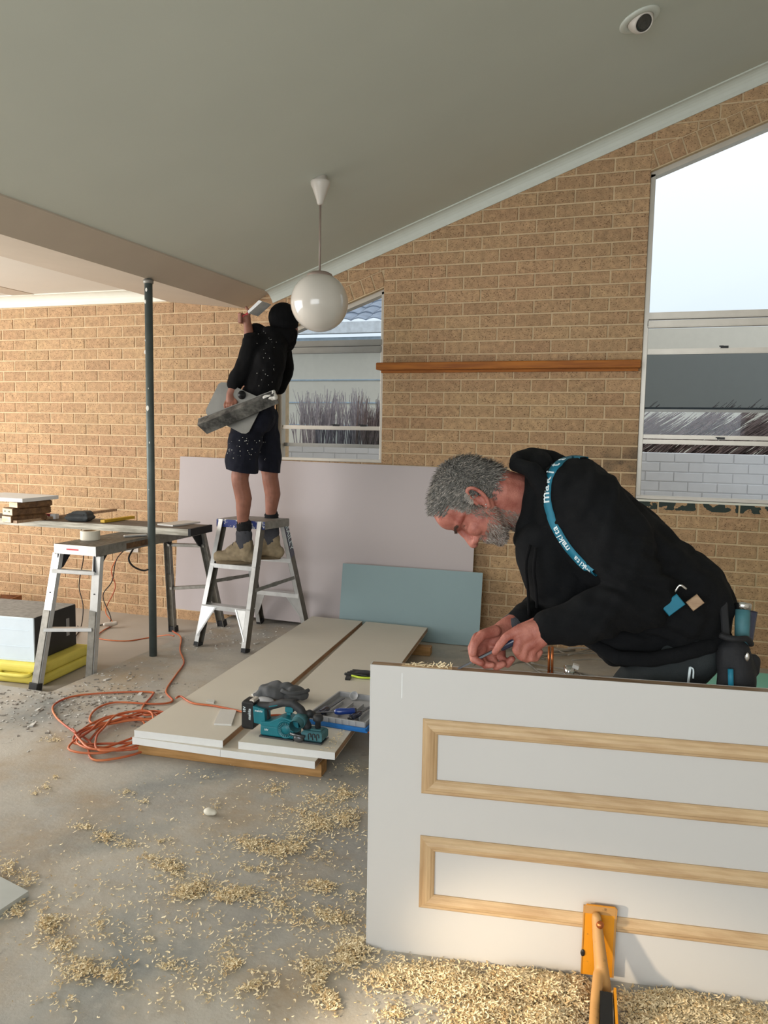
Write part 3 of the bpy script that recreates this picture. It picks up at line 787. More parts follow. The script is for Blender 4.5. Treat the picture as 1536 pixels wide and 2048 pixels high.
text('makita', 'body_lettering', .014, frame(pm(-.012, .0092, .112), PM.to_3x3() @ Vector((1, 0, 0)), PM.to_3x3() @ Vector((0, 0, 1)), PM.to_3x3() @ Vector((0, -1, 0))), 'print_white', planer, shear=.2)
text('18V', 'voltage_mark', .012, frame(pm(.028, .003, .035), PM.to_3x3() @ Vector((1, 0, 0)), PM.to_3x3() @ Vector((0, 0, 1)), PM.to_3x3() @ Vector((0, -1, 0))), 'print_white', planer)
RX = PM @ Matrix.Translation((.118, .004, .048)) @ Matrix.Rotation(PI/2, 4, 'X')
g = MB(); g.sm = True; g.rev([(.001, .003), (.016, .004), (.018, .001), (.034, .001), (.038, .006), (.040, 0)], RX, 32); g.obj('belt_cover', 'teal_plastic', planer)
g = MB()
for k in range(22):
    a = 2*PI*k/22; M = RX @ Matrix.Rotation(a, 4, 'Z'); g.box(.020, .032, -.0012, .0012, .002, .0065, M)
g.obj('cover_rib', 'teal_dust', planer)
RY = PM @ Matrix.Translation((.178, .014, .088)) @ Matrix.Rotation(PI/2+.12, 4, 'X')
g = MB(); g.sm = True; g.rev([(.026, .05), (.0265, -.02), (.030, -.03), (.030, .0), (.0295, .012), (.027, .013), (.0255, .011), (.0245, -.015), (.001, -.017)], RY, 28, False); g.obj('chip_spout', 'teal_dust', planer)
g = MB(); g.sm = True; g.rev([(.001, -.010), (.0243, -.010)], RY, 28, False); g.rev([(.0243, -.0100), (.0243, .008)], RY, 28, False); g.obj('spout_mouth', 'black_plastic', planer)
g = MB(); g.sm = True; g.rev([(.001, .012), (.014, .012), (.020, .006), (.026, .0), (.026, -.01)], PM @ Matrix.Translation((.180, .002, .018)) @ Matrix.Rotation(PI/2, 4, 'X') @ Matrix.Scale(.8, 4, (0, 1, 0)), 20)
g.bar(pm(.145, -.004, .035), pm(.21, -.004, .03), .012, .010); g.obj('blade_guard', 'steel', planer)
g = MB(); g.sm = True
for k, x in enumerate((.232, .250, .268)): g.tube([pm(x-.006, .002, .018), pm(x-.008, .001, .040), pm(x+.002, .001, .044), pm(x+.004, .001, .030)], .0022, 6)
g.obj('shoe_rib', 'grip_black', planer)
# dust bag
b0 = FZ(563, 1398, ZT_); bagt = thing('dust_bag', 'crumpled grey cloth dust bag behind the power planer', 'bag', b0)
g = MB(); g.sm = True; vx = Vector((.97, .1, 0)).normalized()
g.sphere(b0+Vector((-.035, -.01, .036)), (.085, .055, .036)); g.sphere(b0+vx*.06+Vector((0, 0, .034)), (.075, .05, .033)); g.sphere(b0+vx*-.01+Vector((0, .01, .055)), (.07, .045, .030)); g.sphere(b0+vx*-.085+Vector((0, -.03, .025)), (.05, .035, .024))
def bagfold(c, n_):
    v = (c-b0); w = math.sin(v.x*42+v.z*70+3*noise.noise(c*14))*.006+noise.noise(c*30)*.006
    return w if c.z > ZT_+.006 else None
remesh(g, 'bag_body', 'bag_cloth', bagt, .004, 4, bagfold)
g = MB(); g.sm = True; g.tube([b0+vx*.02+Vector((0, -.045, .06)), b0+vx*.07+Vector((0, -.05, .050)), b0+vx*.12+Vector((0, -.02, .052)), b0+vx*.13+Vector((0, .02, .05))], .010, 8); g.obj('zip_seam', 'bag_cloth', bagt)
g = MB(); g.sm = True; g.sphere(b0+vx*-.05+Vector((0, -.075, .016)), (.05, .02, .014)); remesh(g, 'plastic_liner', 'tray_grey', bagt, .004, 2)
# tray of chisels
tl, tr_, bl_, br_ = FZ(655, 1385, ZT_+.03), FZ(742, 1388, ZT_+.03), FZ(622, 1432, ZT_+.03), FZ(722, 1448, ZT_+.03)
ty = (tl-bl_); ty.z = 0; TYL = ty.length; ty.normalize(); txv = (br_-bl_); txv.z = 0; TXL = txv.length*1.08; txv.normalize()
TM = frame((bl_.x, bl_.y, ZT_), txv, ty, (0, 0, 1)); TM = Matrix(((txv.x, -txv.y, 0, bl_.x), (txv.y, txv.x, 0, bl_.y), (0, 0, 1, ZT_), (0, 0, 0, 1)))
tray = thing('chisel_tray', 'grey moulded tool tray in a blue case base on the board stack', 'tray', (bl_.x, bl_.y, ZT_))
g = MB(); g.box(-.02, TXL+.02, -.025, TYL+.01, .0, .012, TM, .004); g.box(-.02, TXL+.02, -.025, -.018, .01, .022, TM); g.box(TXL+.012, TXL+.02, -.025, TYL, .01, .026, TM); g.obj('case_base', 'blue_tray', tray)
g = MB(); g.box(-.01, TXL, -.01, TYL, .0125, .020, TM, .002)
for (a, b, c, d) in ((-.012, TXL+.004, -.014, -.004), (-.012, TXL+.004, TYL-.006, TYL+.004), (-.014, -.004, -.01, TYL), (TXL-.004, TXL+.006, -.01, TYL)): g.box(a, b, c, d, .012, .044, TM, .002)
for k in range(1, 5): g.box(TXL*k/5-.003, TXL*k/5+.003, .06, TYL-.1, .018, .036, TM, .001)
for k in range(8): g.box(-.01+TXL*k/8, -.006+TXL*k/8, -.0165, -.013, .014, .042, TM)
g.obj('tray_insert', 'tray_grey', tray)
for k, x in enumerate((.30, .76)):
    g = MB(); g.sm = True; g.rev([(.017, 0), (.022, .010), (.020, .010), (.014, .002)], TM @ Matrix.Translation((TXL*x, TYL-.02, .036)) @ Matrix.Rotation(1.0, 4, 'X'), 18); g.obj('finger_recess', 'tray_grey', tray)
def chisel(p, q, hm, label):
    p, q = TM @ Vector(p), TM @ Vector(q); d = (q-p); L = d.length; M = Matrix.Translation(p) @ d.to_track_quat('Z', 'Y').to_matrix().to_4x4()
    o = thing('chisel', label, 'chisel', p, 'chisels in the tool tray')
    g = MB(); g.sm = True; g.rev([(.001, 0), (.011, .002), (.015, .014), (.014, .05), (.0165, .075), (.013, .092), (.009, .10)], M, 16); g.obj('handle', hm, o)
    g = MB(); g.box(-.006, .006, -.0015, .0015, .10, L, M); g.obj('blade', 'steel', o)
    g = MB(); g.sm = True; g.rev([(.0105, -.001), (.0125, .001), (.0125, .006)], M, 14); g.obj('striking_cap', 'black_plastic', o)
chisel((TXL*.12, .01, .040), (TXL*.16, TYL*.8, .035), 'handle_navy', 'chisel with a dark handle at the left side of the tray')
chisel((TXL*.72, .075, .058), (TXL*.10, -.005, .052), 'handle_blue', 'chisel with a bright blue handle lying across the tray')
chisel((TXL*.70, .012, .042), (TXL*.82, TYL*.85, .036), 'handle_navy', 'chisel with a dark handle at the right side of the tray')
# ------------------------------------------------------------------ cables
def cable(name, label, pts, r, m, grp=None, sub=6):
    g = MB(); g.sm = True; g.tube(pts, r, 7, sub); o = g.obj(name, m); tag(o, label, 'cable', grp); return o
cx, cy = 2.965, -2.415
coil = [FZ(345, 1262, .006), FZ(362, 1275, .006), FZ(360, 1300, .006), FZ(368, 1325, .006), FZ(352, 1350, .006), FZ(332, 1382, .006), FZ(345, 1402, .006), FZ(310, 1408, .008), FZ(230, 1405, .008), FZ(190, 1420, .008), FZ(182, 1445, .008)]
random.seed(3)
for k in range(64):
    a = 2.6-k*2*PI/8; rr = .165+.042*math.sin(k*1.7)+.02*math.sin(k*.53)
    coil.append(Vector((cx+.02*math.sin(k*.37)+rr*1.02*math.cos(a), cy+.03*math.cos(k*.45)+rr*1.28*math.sin(a)+(.03), .008+.0045*(k//8)+.004*random.random())))
coil += [FZ(150, 1465, .05), FZ(113, 1435, .012), FZ(108, 1410, .008), FZ(150, 1392, .008), FZ(230, 1385, .008), FZ(300, 1384, .008), FZ(305, 1390, .008), FZ(285, 1415, .008), FZ(290, 1430, .03), FZ(330, 1424, .03)]
cable('extension_cord', 'orange extension cord coiled on the concrete beside the board stack', coil, .0052, 'orange_cable')
for k in range(0): pass
cable('extension_cord', 'orange cable lying across the boards and past the planer', [FZ(352, 1396, .128), FZ(362, 1393, .128), FZ(385, 1406, .1255), FZ(430, 1412, .1255), FZ(487, 1424, .1255), FZ(520, 1432, .125), FZ(560, 1430, .125), FZ(600, 1436, .125), FZ(650, 1440, .130), FZ(700, 1446, .127), FZ(725, 1455, .115), FZ(750, 1475, .06)], .0050, 'orange_cable')
cable('orange_lead', 'orange lead from the wall socket running along the smooth slab', [Vector((1.235, -.055, .46)), Vector((1.20, -.10, .40)), Vector((1.12, -.08, .28)), Vector((1.17, -.1, .15)), Vector((1.15, -.2, -.02)), FZ(226, 1247, -.072), FZ(205, 1262, -.074), FZ(195, 1276, -.074), FZ(250, 1282, -.074), FZ(300, 1275, -.074), FZ(335, 1270, -.03), FZ(348, 1272, .006)], .0045, 'orange_cable')
cable('black_lead', 'black lead from the wall socket to the floor plug', [Vector((1.25, -.05, .475)), Vector((1.20, -.12, .38)), Vector((1.14, -.1, .20)), Vector((1.08, -.14, .08)), FZ(222, 1240, -.06), FZ(195, 1252, -.072), FZ(170, 1262, -.072), FZ(155, 1252, -.072)], .0042, 'black_cable')
cable('black_lead', 'thin black lead hanging from the plank to the dusty metal box', [WY(163, 1050, -.62), WY(163, 1080, -.5), WY(167, 1115, -.4), WY(158, 1170, -.35), WY(166, 1210, -.4), FZ(163, 1250, -.06), FZ(150, 1275, -.07), FZ(140, 1290, -.02)], .004, 'black_cable')
g = MB(); g.sm = True; q = FZ(222, 1248, -.05); g.cap(q, q+Vector((-.03, -.03, 0)), .02, .016); g.cap(q, q+Vector((.03, .02, .005)), .018, .016); remesh(g, 'plug_socket', 'fitting_white', None, .004, 2).name = 'cord_connector'
tag(bpy.data.objects['cord_connector'], 'clear plug connector joining two leads on the slab', 'plug')
so = thing('wall_socket', 'white double power outlet with a black plug on the brick wall', 'socket', (1.275, 0, .48))
g = MB(); g.box(1.215, 1.335, -.022, -.0025, .435, .525, None, .004); g.obj('face_plate', 'fitting_white', so)
g = MB(); g.sm = True; g.rev([(.018, 0), (.022, .006), (.020, .03), (.012, .045)], frame((1.265, -.022, .478), (1, 0, 0), (0, 0, 1), (0, -1, 0)), 16); g.obj('plug', 'black_plastic', so)
g = MB(); g.box(1.30, 1.315, -.028, -.022, .495, .51); g.obj('switch', 'cornice_white', so)

# ------------------------------------------------------------------ trestle work platform
TZ = .757
tre = thing('work_platform', 'aluminium folding trestle platform standing by the steel post', 'trestle', (2.145, -1.08, 0))
X0, X1, Y0, Y1 = 1.95, 2.245, -1.66, -.50
for ya in (Y0, Y1-.004): g = MB(); g.box(X0, X1, ya, ya+.004, TZ-.055, TZ); g.obj('end_plate', 'alu_bright', tre)
for xa in (X0, X1-.004): g = MB(); g.box(xa, xa+.004, Y0+.004, Y1-.004, TZ-.06, TZ); g.obj('side_rail', 'alu_worn', tre)
for k in range(8):
    x = X0+.006+k*(X1-X0-.012)/8; g = MB(); g.box(x, x+.030, Y0+.004, Y1-.004, TZ-.010, TZ-.0005, None, .0015); g.obj('deck_strip', 'alu_side', tre)
g = MB(); g.box(X0+.09, X1-.12, Y0-.0012, Y0, TZ-.030, TZ-.022); g.obj('warning_label', 'label_red', tre)
g = MB(); g.box(X1, X1+.001, -1.38, -1.12, TZ-.05, TZ-.015); g.obj('side_label', 'block_dark', tre)
def leg(name, a, b, m1, m2, foot, nrm):
    a, b = Vector(a), Vector(b); d = (b-a).normalized()
    g = MB(); g.mi = 0; g.channel(a, b, .052, .030, nrm, .003); L = g.obj(name, [m1], tre)
    g = MB(); c = a+(b-a)*.42; g.bar(c, b+d*0.0, .044, .022, nrm); g.obj('leg_extension', m2, L)
    if foot: g = MB(); g.bar(b-d*.045, b, .062, .046, nrm, .004); g.obj('rubber_foot', 'dark_rubber', L)
    g = MB()
    for k in range(5): M = frame(a+(b-a)*(.12+.17*k)+Vector(nrm)*-.002, (1, 0, 0), (0, 0, 1), (0, -1, 0)); g.rev([(.004, 0), (.004, .003)], M, 8)
    g.obj('rivet', 'black_plastic', L)['kind'] = 'stuff'; return L
NN = (0, 1, 0)
leg('leg', (1.955, -1.645, TZ-.055), (1.935, -1.825, -.078), 'alu_bright', 'alu_worn', True, NN)
leg('leg', (2.24, -1.645, TZ-.055), (2.155, -1.63, -.078), 'alu_bright', 'alu_worn', True, NN)
leg('leg', (1.955, -.515, TZ-.055), (1.885, -.355, -.078), 'alu_worn', 'alu_side', True, (0, -1, 0))
leg('leg', (2.24, -.515, TZ-.055), (2.30, -.35, .002), 'alu_worn', 'alu_side', True, (0, -1, 0))
for t, yy in ((.13, 0), (.56, 0)):
    a = Vector((1.955, -1.645, TZ-.055)).lerp(Vector((1.935, -1.825, -.078)), t); b = Vector((2.24, -1.645, TZ-.055)).lerp(Vector((2.155, -1.63, -.078)), t)
    g = MB(); g.bar(a, b, .040, .022, (0, 0, 1), .002); g.obj('rung', 'alu_bright', tre)
    a = Vector((1.955, -.515, TZ-.055)).lerp(Vector((1.885, -.355, -.078)), t); b = Vector((2.24, -.515, TZ-.055)).lerp(Vector((2.30, -.35, .002)), t)
    g = MB(); g.bar(a, b, .040, .022, (0, 0, 1), .002); g.obj('rung', 'alu_worn', tre)
for x in (X0+.02, X1-.02):
    for y, s_ in ((Y0, 1), (Y1, -1)):
        g = MB(); g.prism([(x, y+s_*.01, TZ-.055), (x, y+s_*.13, TZ-.055), (x, y+s_*.05, TZ-.14), (x, y+s_*.0, TZ-.16)], (-.004, 0, 0), (.004, 0, 0)); g.obj('hinge_bracket', 'dark_rubber', tre)
g = MB(); g.sm = True; g.tube([Vector((2.235, -1.30, TZ-.06)), Vector((2.245, -1.36, TZ-.11)), Vector((2.26, -1.34, TZ-.16)), Vector((2.30, -1.3, TZ-.19)), Vector((2.33, -1.28, TZ-.185))], .006, 6); g.obj('strap', 'black_cable', tre)
# tape roll + knife
tp = WY(181, 1089, -1.42); tq = Vector((tp.x, -1.42, TZ))
tap = thing('masking_tape_roll', 'roll of cream masking tape standing on the trestle platform', 'tape', tq)
g = MB(); g.sm = False; g.rev([(.040, .0), (.058, 0), (.058, .055), (.040, .055), (.040, .0)], Matrix.Translation(tq), 30, False); g.obj('tape', 'masking_tape', tap)
g = MB(); g.rev([(.0375, .001), (.0397, .001), (.0397, .054), (.0375, .054), (.0375, .001)], Matrix.Translation(tq), 30, False); g.obj('cardboard_core', 'tape_core', tap)
g = MB(); q = Vector((2.13, -1.25, TZ)); g.bar(q+Vector((0, 0, .007)), q+Vector((.09, .11, .007)), .03, .012, (0, 0, 1), .004); o = g.obj('trimming_knife', 'alu_bright'); tag(o, 'small grey trimming knife beside the roll of tape', 'knife')
# plank across the platform
pk = thing('scaffold_plank', 'long paint-spattered plank lying across the trestle platform', 'plank', (1.5, -.95, TZ))
P = [Vector((.55, -1.10, 0)), Vector((2.46, -1.03, 0)), Vector((2.46, -.78, 0)), Vector((.55, -.85, 0))]
g = MB(); g.prism(P, (0, 0, TZ+.001), (0, 0, TZ+.043)); g.obj('board', 'weathered_plank', pk)
g = MB(); g.prism([p+Vector((0, .004 if i < 2 else -.004, 0)) for i, p in enumerate(P)], (0, 0, TZ+.0432), (0, 0, TZ+.0462)); g.obj('deck', 'plank_top', pk)
PZ = TZ+.0465
g = MB(); g.prism([(2.455, -1.035, 0), (2.475, -1.035, 0), (2.475, -.775, 0), (2.455, -.775, 0)], (0, 0, TZ-.0), (0, 0, TZ+.047)); g.obj('end_cap', 'dark_rubber', pk)
def onp(px, py): return FZ(px, py, PZ)
q = onp(160, 1042); o = thing('tool_bag', 'dark grey soft tool bag lying on the scaffold plank', 'bag', q)
g = MB(); g.sm = False; g.box(-.085, .085, -.06, .06, .001, .052, Matrix.Translation(q) @ Matrix.Rotation(.2, 4, 'Z'), .022); g.box(-.05, .075, -.05, .055, .03, .068, Matrix.Translation(q) @ Matrix.Rotation(.2, 4, 'Z'), .016)
remesh(g, 'bag_body', 'tool_bag', o, .004, 5, lambda c, n_: noise.noise(c*25)*.005 if c.z > PZ+.01 else None)
g = MB(); g.box(-.06, .06, -.064, -.058, .045, .052, Matrix.Translation(q) @ Matrix.Rotation(.2, 4, 'Z')); g.obj('zip', 'black_plastic', o)
q = onp(92, 1037); M = Matrix.Translation(q) @ Matrix.Rotation(.15, 4, 'Z')
o = thing('screw_box', 'small red and white cardboard box on the plank beside the grey bag', 'box', q)
g = MB(); g.box(-.055, .085, -.02, .02, .0005, .034, M); g.obj('carton', 'red_box', o)
g = MB(); g.box(.045, .0855, -.0206, .0206, .001, .0345, M); g.box(-.03, .03, -.0207, -.02, .010, .022, M); g.obj('label', 'label_white', o)
g = MB(); g.bar(onp(205, 1046)+Vector((0, 0, .011)), onp(243, 1040)+Vector((.02, .1, .011)), .035, .020, (0, 0, 1), .002); o = g.obj('spirit_level', 'yellow_level'); tag(o, 'short yellow level lying on the plank right of the grey bag', 'level')
g = MB(); g.box(0, 1, 0, 1, 0, 1) if False else g.bar(onp(30, 1047)+Vector((0, 0, .010)), onp(226, 1022)+Vector((.02, .0, .010)), .035, .018, (0, 0, 1)); o = g.obj('timber_batten', 'raw_edge'); tag(o, 'thin timber batten lying along the plank under the grey bag', 'timber')
g = MB(); g.bar(onp(330, 1052)+Vector((0, 0, .006)), onp(385, 1045)+Vector((0, .0, .006)), .14, .010, (0, 0, 1)); o = g.obj('fibre_offcut', 'white_board'); tag(o, 'flat grey board offcut on the right end of the plank', 'offcut')
blk = []
bb = onp(18, 1046)
for k, (dx, dy, z0, w, L, hh, lab) in enumerate((( -.02, 0, .0, .105, .26, .045, 'lowest pale timber block on the left end of the plank'), (-.02, .01, .046, .115, .28, .050, 'middle pale timber block with two nail heads on the plank'), (.02, .02, .097, .10, .25, .042, 'top timber block of the pile on the plank'))):
    q = bb+Vector((dx, dy, z0+.001))
    o = thing('timber_block', lab, 'timber', q, 'timber blocks piled on the plank')
    M = Matrix.Translation(q) @ Matrix.Rotation(-.25, 4, 'Z'); g = MB(); g.box(-w/2, w/2, 0, L, 0, hh, M, .007); g.obj('block', 'block_dark', o)
    g = MB(); g.box(-w/2+.004, w/2-.004, -.001, .001, .004, hh-.004, M); g.obj('sawn_end', 'block_timber', o)
    if k == 1:
        g = MB()
        for s_ in (-.025, .022): g.sphere(M @ Vector((s_, -.001, .028)), .005, su=8, sv=6)
        g.obj('nail_head', 'black_plastic', o)
q = bb+Vector((0, .05, .142)); g = MB(); M = Matrix.Translation(q) @ Matrix.Rotation(-.03, 4, 'Z'); g.box(-.35, .13, -.06, .26, 0, .024, M); o = g.obj('white_shelf_board', 'board_edge'); tag(o, 'white faced board lying on top of the timber blocks', 'board')
# dusty metal box on a yellow case, tray with pipe
yc = thing('yellow_tool_case', 'flat yellow plastic tool case lying on the slab under the dusty metal box', 'case', (1.65, -1.52, -.08))
g = MB(); YB = Matrix.Translation((1.63, -1.535, -.079)) @ Matrix.Rotation(.10, 4, 'Z')
g.box(-.36, .27, -.235, .25, 0, .064, YB, .012); g.obj('base_shell', 'yellow_case', yc, bev=.008)
g = MB(); g.box(-.362, .272, -.237, .252, .0645, .128, YB, .014); g.obj('lid_shell', 'yellow_case', yc, bev=.010)
g = MB(); g.sm = True; g.tube([YB @ Vector(p) for p in ((-.02, -.225, .06), (-.01, -.262, .06), (.10, -.268, .06), (.17, -.262, .06), (.18, -.225, .06))], .012, 8); g.obj('handle', 'yellow_case', yc)
g = MB(); g.box(.205, .232, -.244, -.235, .035, .085, YB, .003); g.obj('latch', 'black_plastic', yc)
mb_ = thing('metal_appliance_box', 'white fronted metal box with a dusty top and black side, on the yellow case', 'appliance', (1.6, -1.5, .05))
AB = Matrix.Translation((1.60, -1.55, .0505)) @ Matrix.Rotation(.10, 4, 'Z')
g = MB(); g.box(-.33, .22, -.185, .22, 0, .262, AB, .003); g.obj('casing', 'appliance_dark', mb_)
g = MB(); g.box(-.33, .222, -.195, -.185, -.002, .264, AB, .003)
for z in (.012, .085, .185, .25): g.box(-.33, .19, -.1965, -.195, z, z+.004, AB)
g.obj('front_panel', 'appliance_white', mb_)
g = MB(); g.box(-.33, .218, -.185, .22, .2622, .2642, AB); g.obj('top_panel', 'dusty_top', mb_)
g = MB(); g.box(.2205, .2225, .12, .15, .08, .19, AB); g.obj('side_label', 'tray_grey', mb_)
g = MB()
for k in range(5): g.box(.2205, .2225, -.13, -.03, .05+.035*k, .056+.035*k, AB)
g.obj('vent', 'black_plastic', mb_)
tb = thing('timber_tray', 'stained timber tray holding pipe fittings against the back wall, far left', 'tray', (.35, -.35, -.08))
g = MB(); TB = Matrix.Translation((.20, -.42, -.079)) @ Matrix.Rotation(.25, 4, 'Z')
for bx_ in ((-.5, .18, -.16, -.142, 0, .12), (-.5, .18, .142, .16, 0, .12), (.162, .18, -.142, .142, 0, .12), (-.5, -.482, -.142, .142, 0, .12)):
    g = MB(); g.box(*bx_, TB); g.obj('side_board', 'tray_timber', tb)
g = MB(); g.box(-.482, .162, -.142, .142, .0, .012, TB); g.obj('bottom_board', 'tray_timber', tb)
g = MB(); g.sm = True; g.tube([TB @ Vector(p) for p in ((-.35, .05, .21), (-.2, .03, .235), (-.08, 0, .235), (.02, -.02, .19), (.06, -.03, .12))], .048, 14, 4)
for t in ((-.11, .0, .236, -.07, 0, .228), (.01, -.02, .19, .035, -.025, .15)): g.tube([TB @ Vector(t[:3]), TB @ Vector(t[3:])], .055, 14, 1)
o = g.obj('pipe_elbow', 'pvc_pipe'); tag(o, 'cream plastic pipe elbow lying in the timber tray', 'pipe')
g = MB(); g.box(-.12, .02, -.12, -.04, .0125, .10, TB, .004); o = g.obj('plaster_block', 'pvc_pipe'); tag(o, 'cream block lying in the timber tray below the pipe', 'block')

# ------------------------------------------------------------------ step ladder
lad = thing('step_ladder', 'paint-worn aluminium double sided step ladder with a blue edged top', 'ladder', (2.67, -.53, 0))
fl, fr = Vector((2.415, -.885, 0)), Vector((2.81, -.915, 0)); rl, rr_ = Vector((2.50, -.16, 0)), Vector((2.905, -.17, 0))
LZ = .832
tfl, tfr = Vector((2.463, -.635, LZ-.01)), Vector((2.790, -.650, LZ-.01)); trl, trr = Vector((2.51, -.43, LZ-.01)), Vector((2.845, -.44, LZ-.01))
def lrail(a, b, m, nrm):
    d = (b-a).normalized(); n_ = Vector(nrm)
    g = MB(); g.channel(a, b, .062, .028, n_, .003)
    L = g.obj('side_rail', m, lad)
    g = MB(); g.bar(a+n_*.0, a+d*.03, .066, .034, n_, .002); g.obj('rubber_foot', 'dark_rubber', L); return L
# rails: channel width runs front-back, web faces outward
for a, b, m, nx in ((fl, tfl, 'alu_side', 1), (fr, tfr, 'alu_side', -1), (rl, trl, 'alu_side', 1), (rr_, trr, 'alu_side', -1)):
    d = (b-a).normalized(); n_ = Vector((nx, 0, 0)); n_ = (n_-d*n_.dot(d)).normalized()
    L = MB(); L.channel(a, b, .062, .030, n_, .003); Lo = L.obj('side_rail', m, lad)
    e = d.cross(n_).normalized()
    if e.y > 0: e = -e
    g = MB(); g.bar(a+e*.0318+n_*.013, b+e*.0318+n_*.013, .030, .0012, e); g.obj('rail_flange', 'alu_bright', Lo)
    g = MB(); g.bar(a+n_*.012, a+d*.028+n_*.012, .066, .034, n_, .002); g.obj('rubber_foot', 'dark_rubber', Lo)
def tread(a0, a1, b0, b1, t, m='alu_bright', dep=.07, y_=-1):
    p, q = a0.lerp(a1, t), b0.lerp(b1, t); g = MB()
    g.bar(p+Vector((0, 0, 0)), q, dep, .006, (0, 0, 1)); o_ = Vector((0, y_*dep/2, -.012)); g.bar(p+o_, q+o_, .003, .028, (0, 0, 1)); g.obj('tread', m, lad)
tread(fl, tfl, fr, tfr, .33); tread(fl, tfl, fr, tfr, .655)
tread(rl, trl, rr_, trr, .33, y_=-1); tread(rl, trl, rr_, trr, .655)
for a, b, c_, d_ in ((fl, tfl, fr, tfr), (rl, trl, rr_, trr)):
    for s_, (p0, p1, q0) in ((1, (a, b, c_)), (-1, (c_, d_, a))):
        t0 = p0.lerp(p1, .09); t1 = p0.lerp(p1, .32); u_ = (q0-p0).normalized()
        g = MB(); e = Vector((0, -.034, 0)); g.prism([t0+e+u_*.004, t1+e+u_*.004, t1+e+u_*.115], (0, 0, 0), (0, .003, 0)); g.bar(t0+e+u_*.012, t1+e+u_*.108, .010, .006, (0, -1, 0)); g.obj('knee_brace', 'alu_bright', lad)
for p, q, y_ in ((fl.lerp(tfl, .50), rl.lerp(trl, .47), 0), (fr.lerp(tfr, .47), rr_.lerp(trr, .49), 0)):
    g = MB(); g.bar(p, q, .005, .024, (0, 0, 1)); m_ = p.lerp(q, .45); g.bar(m_-(q-p).normalized()*.03, m_+(q-p).normalized()*.03, .009, .028, (0, 0, 1)); g.obj('spreader_bar', 'alu_worn', lad)
g = MB(); g.prism([tfl+Vector((-.02, -.02, 0)), tfr+Vector((.02, -.02, 0)), trr+Vector((.02, .02, 0)), trl+Vector((-.02, .02, 0))], (0, 0, .002), (0, 0, .010)); g.obj('top_plate', 'alu_worn', lad)
g = MB(); g.bar(tfl+Vector((-.024, -.022, -.018)), tfr+Vector((.022, -.022, -.018)), .006, .052, (0, 0, 1)); g.obj('front_edge', 'chipped_blue', lad)
g = MB(); g.bar(tfr+Vector((.022, -.02, -.018)), trr+Vector((.022, .02, -.018)), .006, .052, (0, 0, 1)); g.bar(tfl+Vector((-.022, -.02, -.018)), trl+Vector((-.022, .02, -.018)), .006, .052, (0, 0, 1)); g.bar(trl+Vector((-.02, .022, -.018)), trr+Vector((.02, .022, -.018)), .006, .052, (0, 0, 1)); g.obj('side_edge', 'alu_worn', lad)
d = (rr_-trr).normalized(); c_ = trr.lerp(rr_, .155)+Vector((.0045, 0, 0)); yv = Vector((0, 1, 0)); yv = (yv-d*yv.dot(d)).normalized()
g = MB(); a_ = trr.lerp(rr_, .01)+Vector((.003, 0, 0)); b_ = trr.lerp(rr_, .32)+Vector((.003, 0, 0)); g.bar(a_, b_, .060, .002, Vector((1, 0, .06)).normalized()); lb = g.obj('maker_label', 'handle_navy', lad)
text('BAILEY', 'label_lettering', .062, frame(c_+Vector((.0015, 0, 0)), d, yv, Vector((1, 0, 0))), 'print_white', lb, ext=.0004)

# ------------------------------------------------------------------ door on edge
dor = thing('panel_door', 'white panel door standing on its long edge with pine mouldings', 'door', (5.2, -3.3, 0))
DM = Matrix(((DU[0], DN[0], 0, DA[0]), (DU[1], DN[1], 0, DA[1]), (0, 0, 1, .0), (0, 0, 0, 1)))   # x along door, y into room, z up
DL = 2.04; DT = .036
g = MB(); g.box(.001, DL, .003, DT-.003, .0005, .817, DM); g.obj('core', 'raw_edge', dor)
g = MB(); g.box(0, DL, 0, .003, .0, .8175, DM); g.obj('front_skin', 'door_face', dor)
g = MB(); g.box(0, DL, DT-.003, DT, .0, .8175, DM); g.obj('back_skin', 'door_face', dor)
g = MB(); g.box(-.0012, .0008, 0, DT, 0, .8176, DM); g.obj('end_lipping', 'board_edge', dor)
def moulding(x0, x1, z0, z1):
    """mitred bolection frame, each length its own piece"""
    w = .041; prof = [(0, 0), (0, .004), (.004, .008), (.010, .0085), (.014, .012), (.022, .014), (.030, .012), (.035, .008), (.037, .0075), (.041, .004), (.041, 0)]
    cs = [(x0, z0), (x1, z0), (x1, z1), (x0, z1)]; inw = [(1, 1), (-1, 1), (-1, -1), (1, -1)]
    for k in range(4):
        (xa, za_), (xb, zb_) = cs[k], cs[(k+1) % 4]; ia, ib = inw[k], inw[(k+1) % 4]; V = []
        for (cx_, cz_), (ix, iz) in (((xa, za_), ia), ((xb, zb_), ib)):
            for t, h in prof: V.append(DM @ Vector((cx_+ix*t, -h-.0002, cz_+iz*t)))
        n = len(prof); F = [(i, i+1, n+i+1, n+i) for i in range(n-1)]+[tuple(range(n)), tuple(range(n, 2*n))]+[(0, n-1, 2*n-1, n)]
        g = MB(); g.add(V, F); g.obj('moulding', 'pine_moulding' if k % 2 == 0 else 'pine_moulding_end', dor)
moulding(.146, 1.89, .470, .679); moulding(.146, 1.89, .142, .349)
g = MB(); g.box(.085, .088, -.0006, 0, .73, .80, DM); g.obj('plaster_streak', 'board_edge', dor)
g = MB()
random.seed(5)
for k in range(34):
    x = random.uniform(.10, .22)+.0*k; p = DM @ Vector((x, random.uniform(.004, .03), .8205)); q = p+Vector((random.uniform(-.02, .02), random.uniform(-.01, .01), random.uniform(.0, .014)))
    g.bar(p, q, .003, .0006, (random.uniform(-1, 1), random.uniform(-1, 1), 1))
o = g.obj('chisel_shavings', 'shaving_pale'); tag(o, 'fine pale shavings at the chisel on the door edge', 'shavings', kind='stuff')
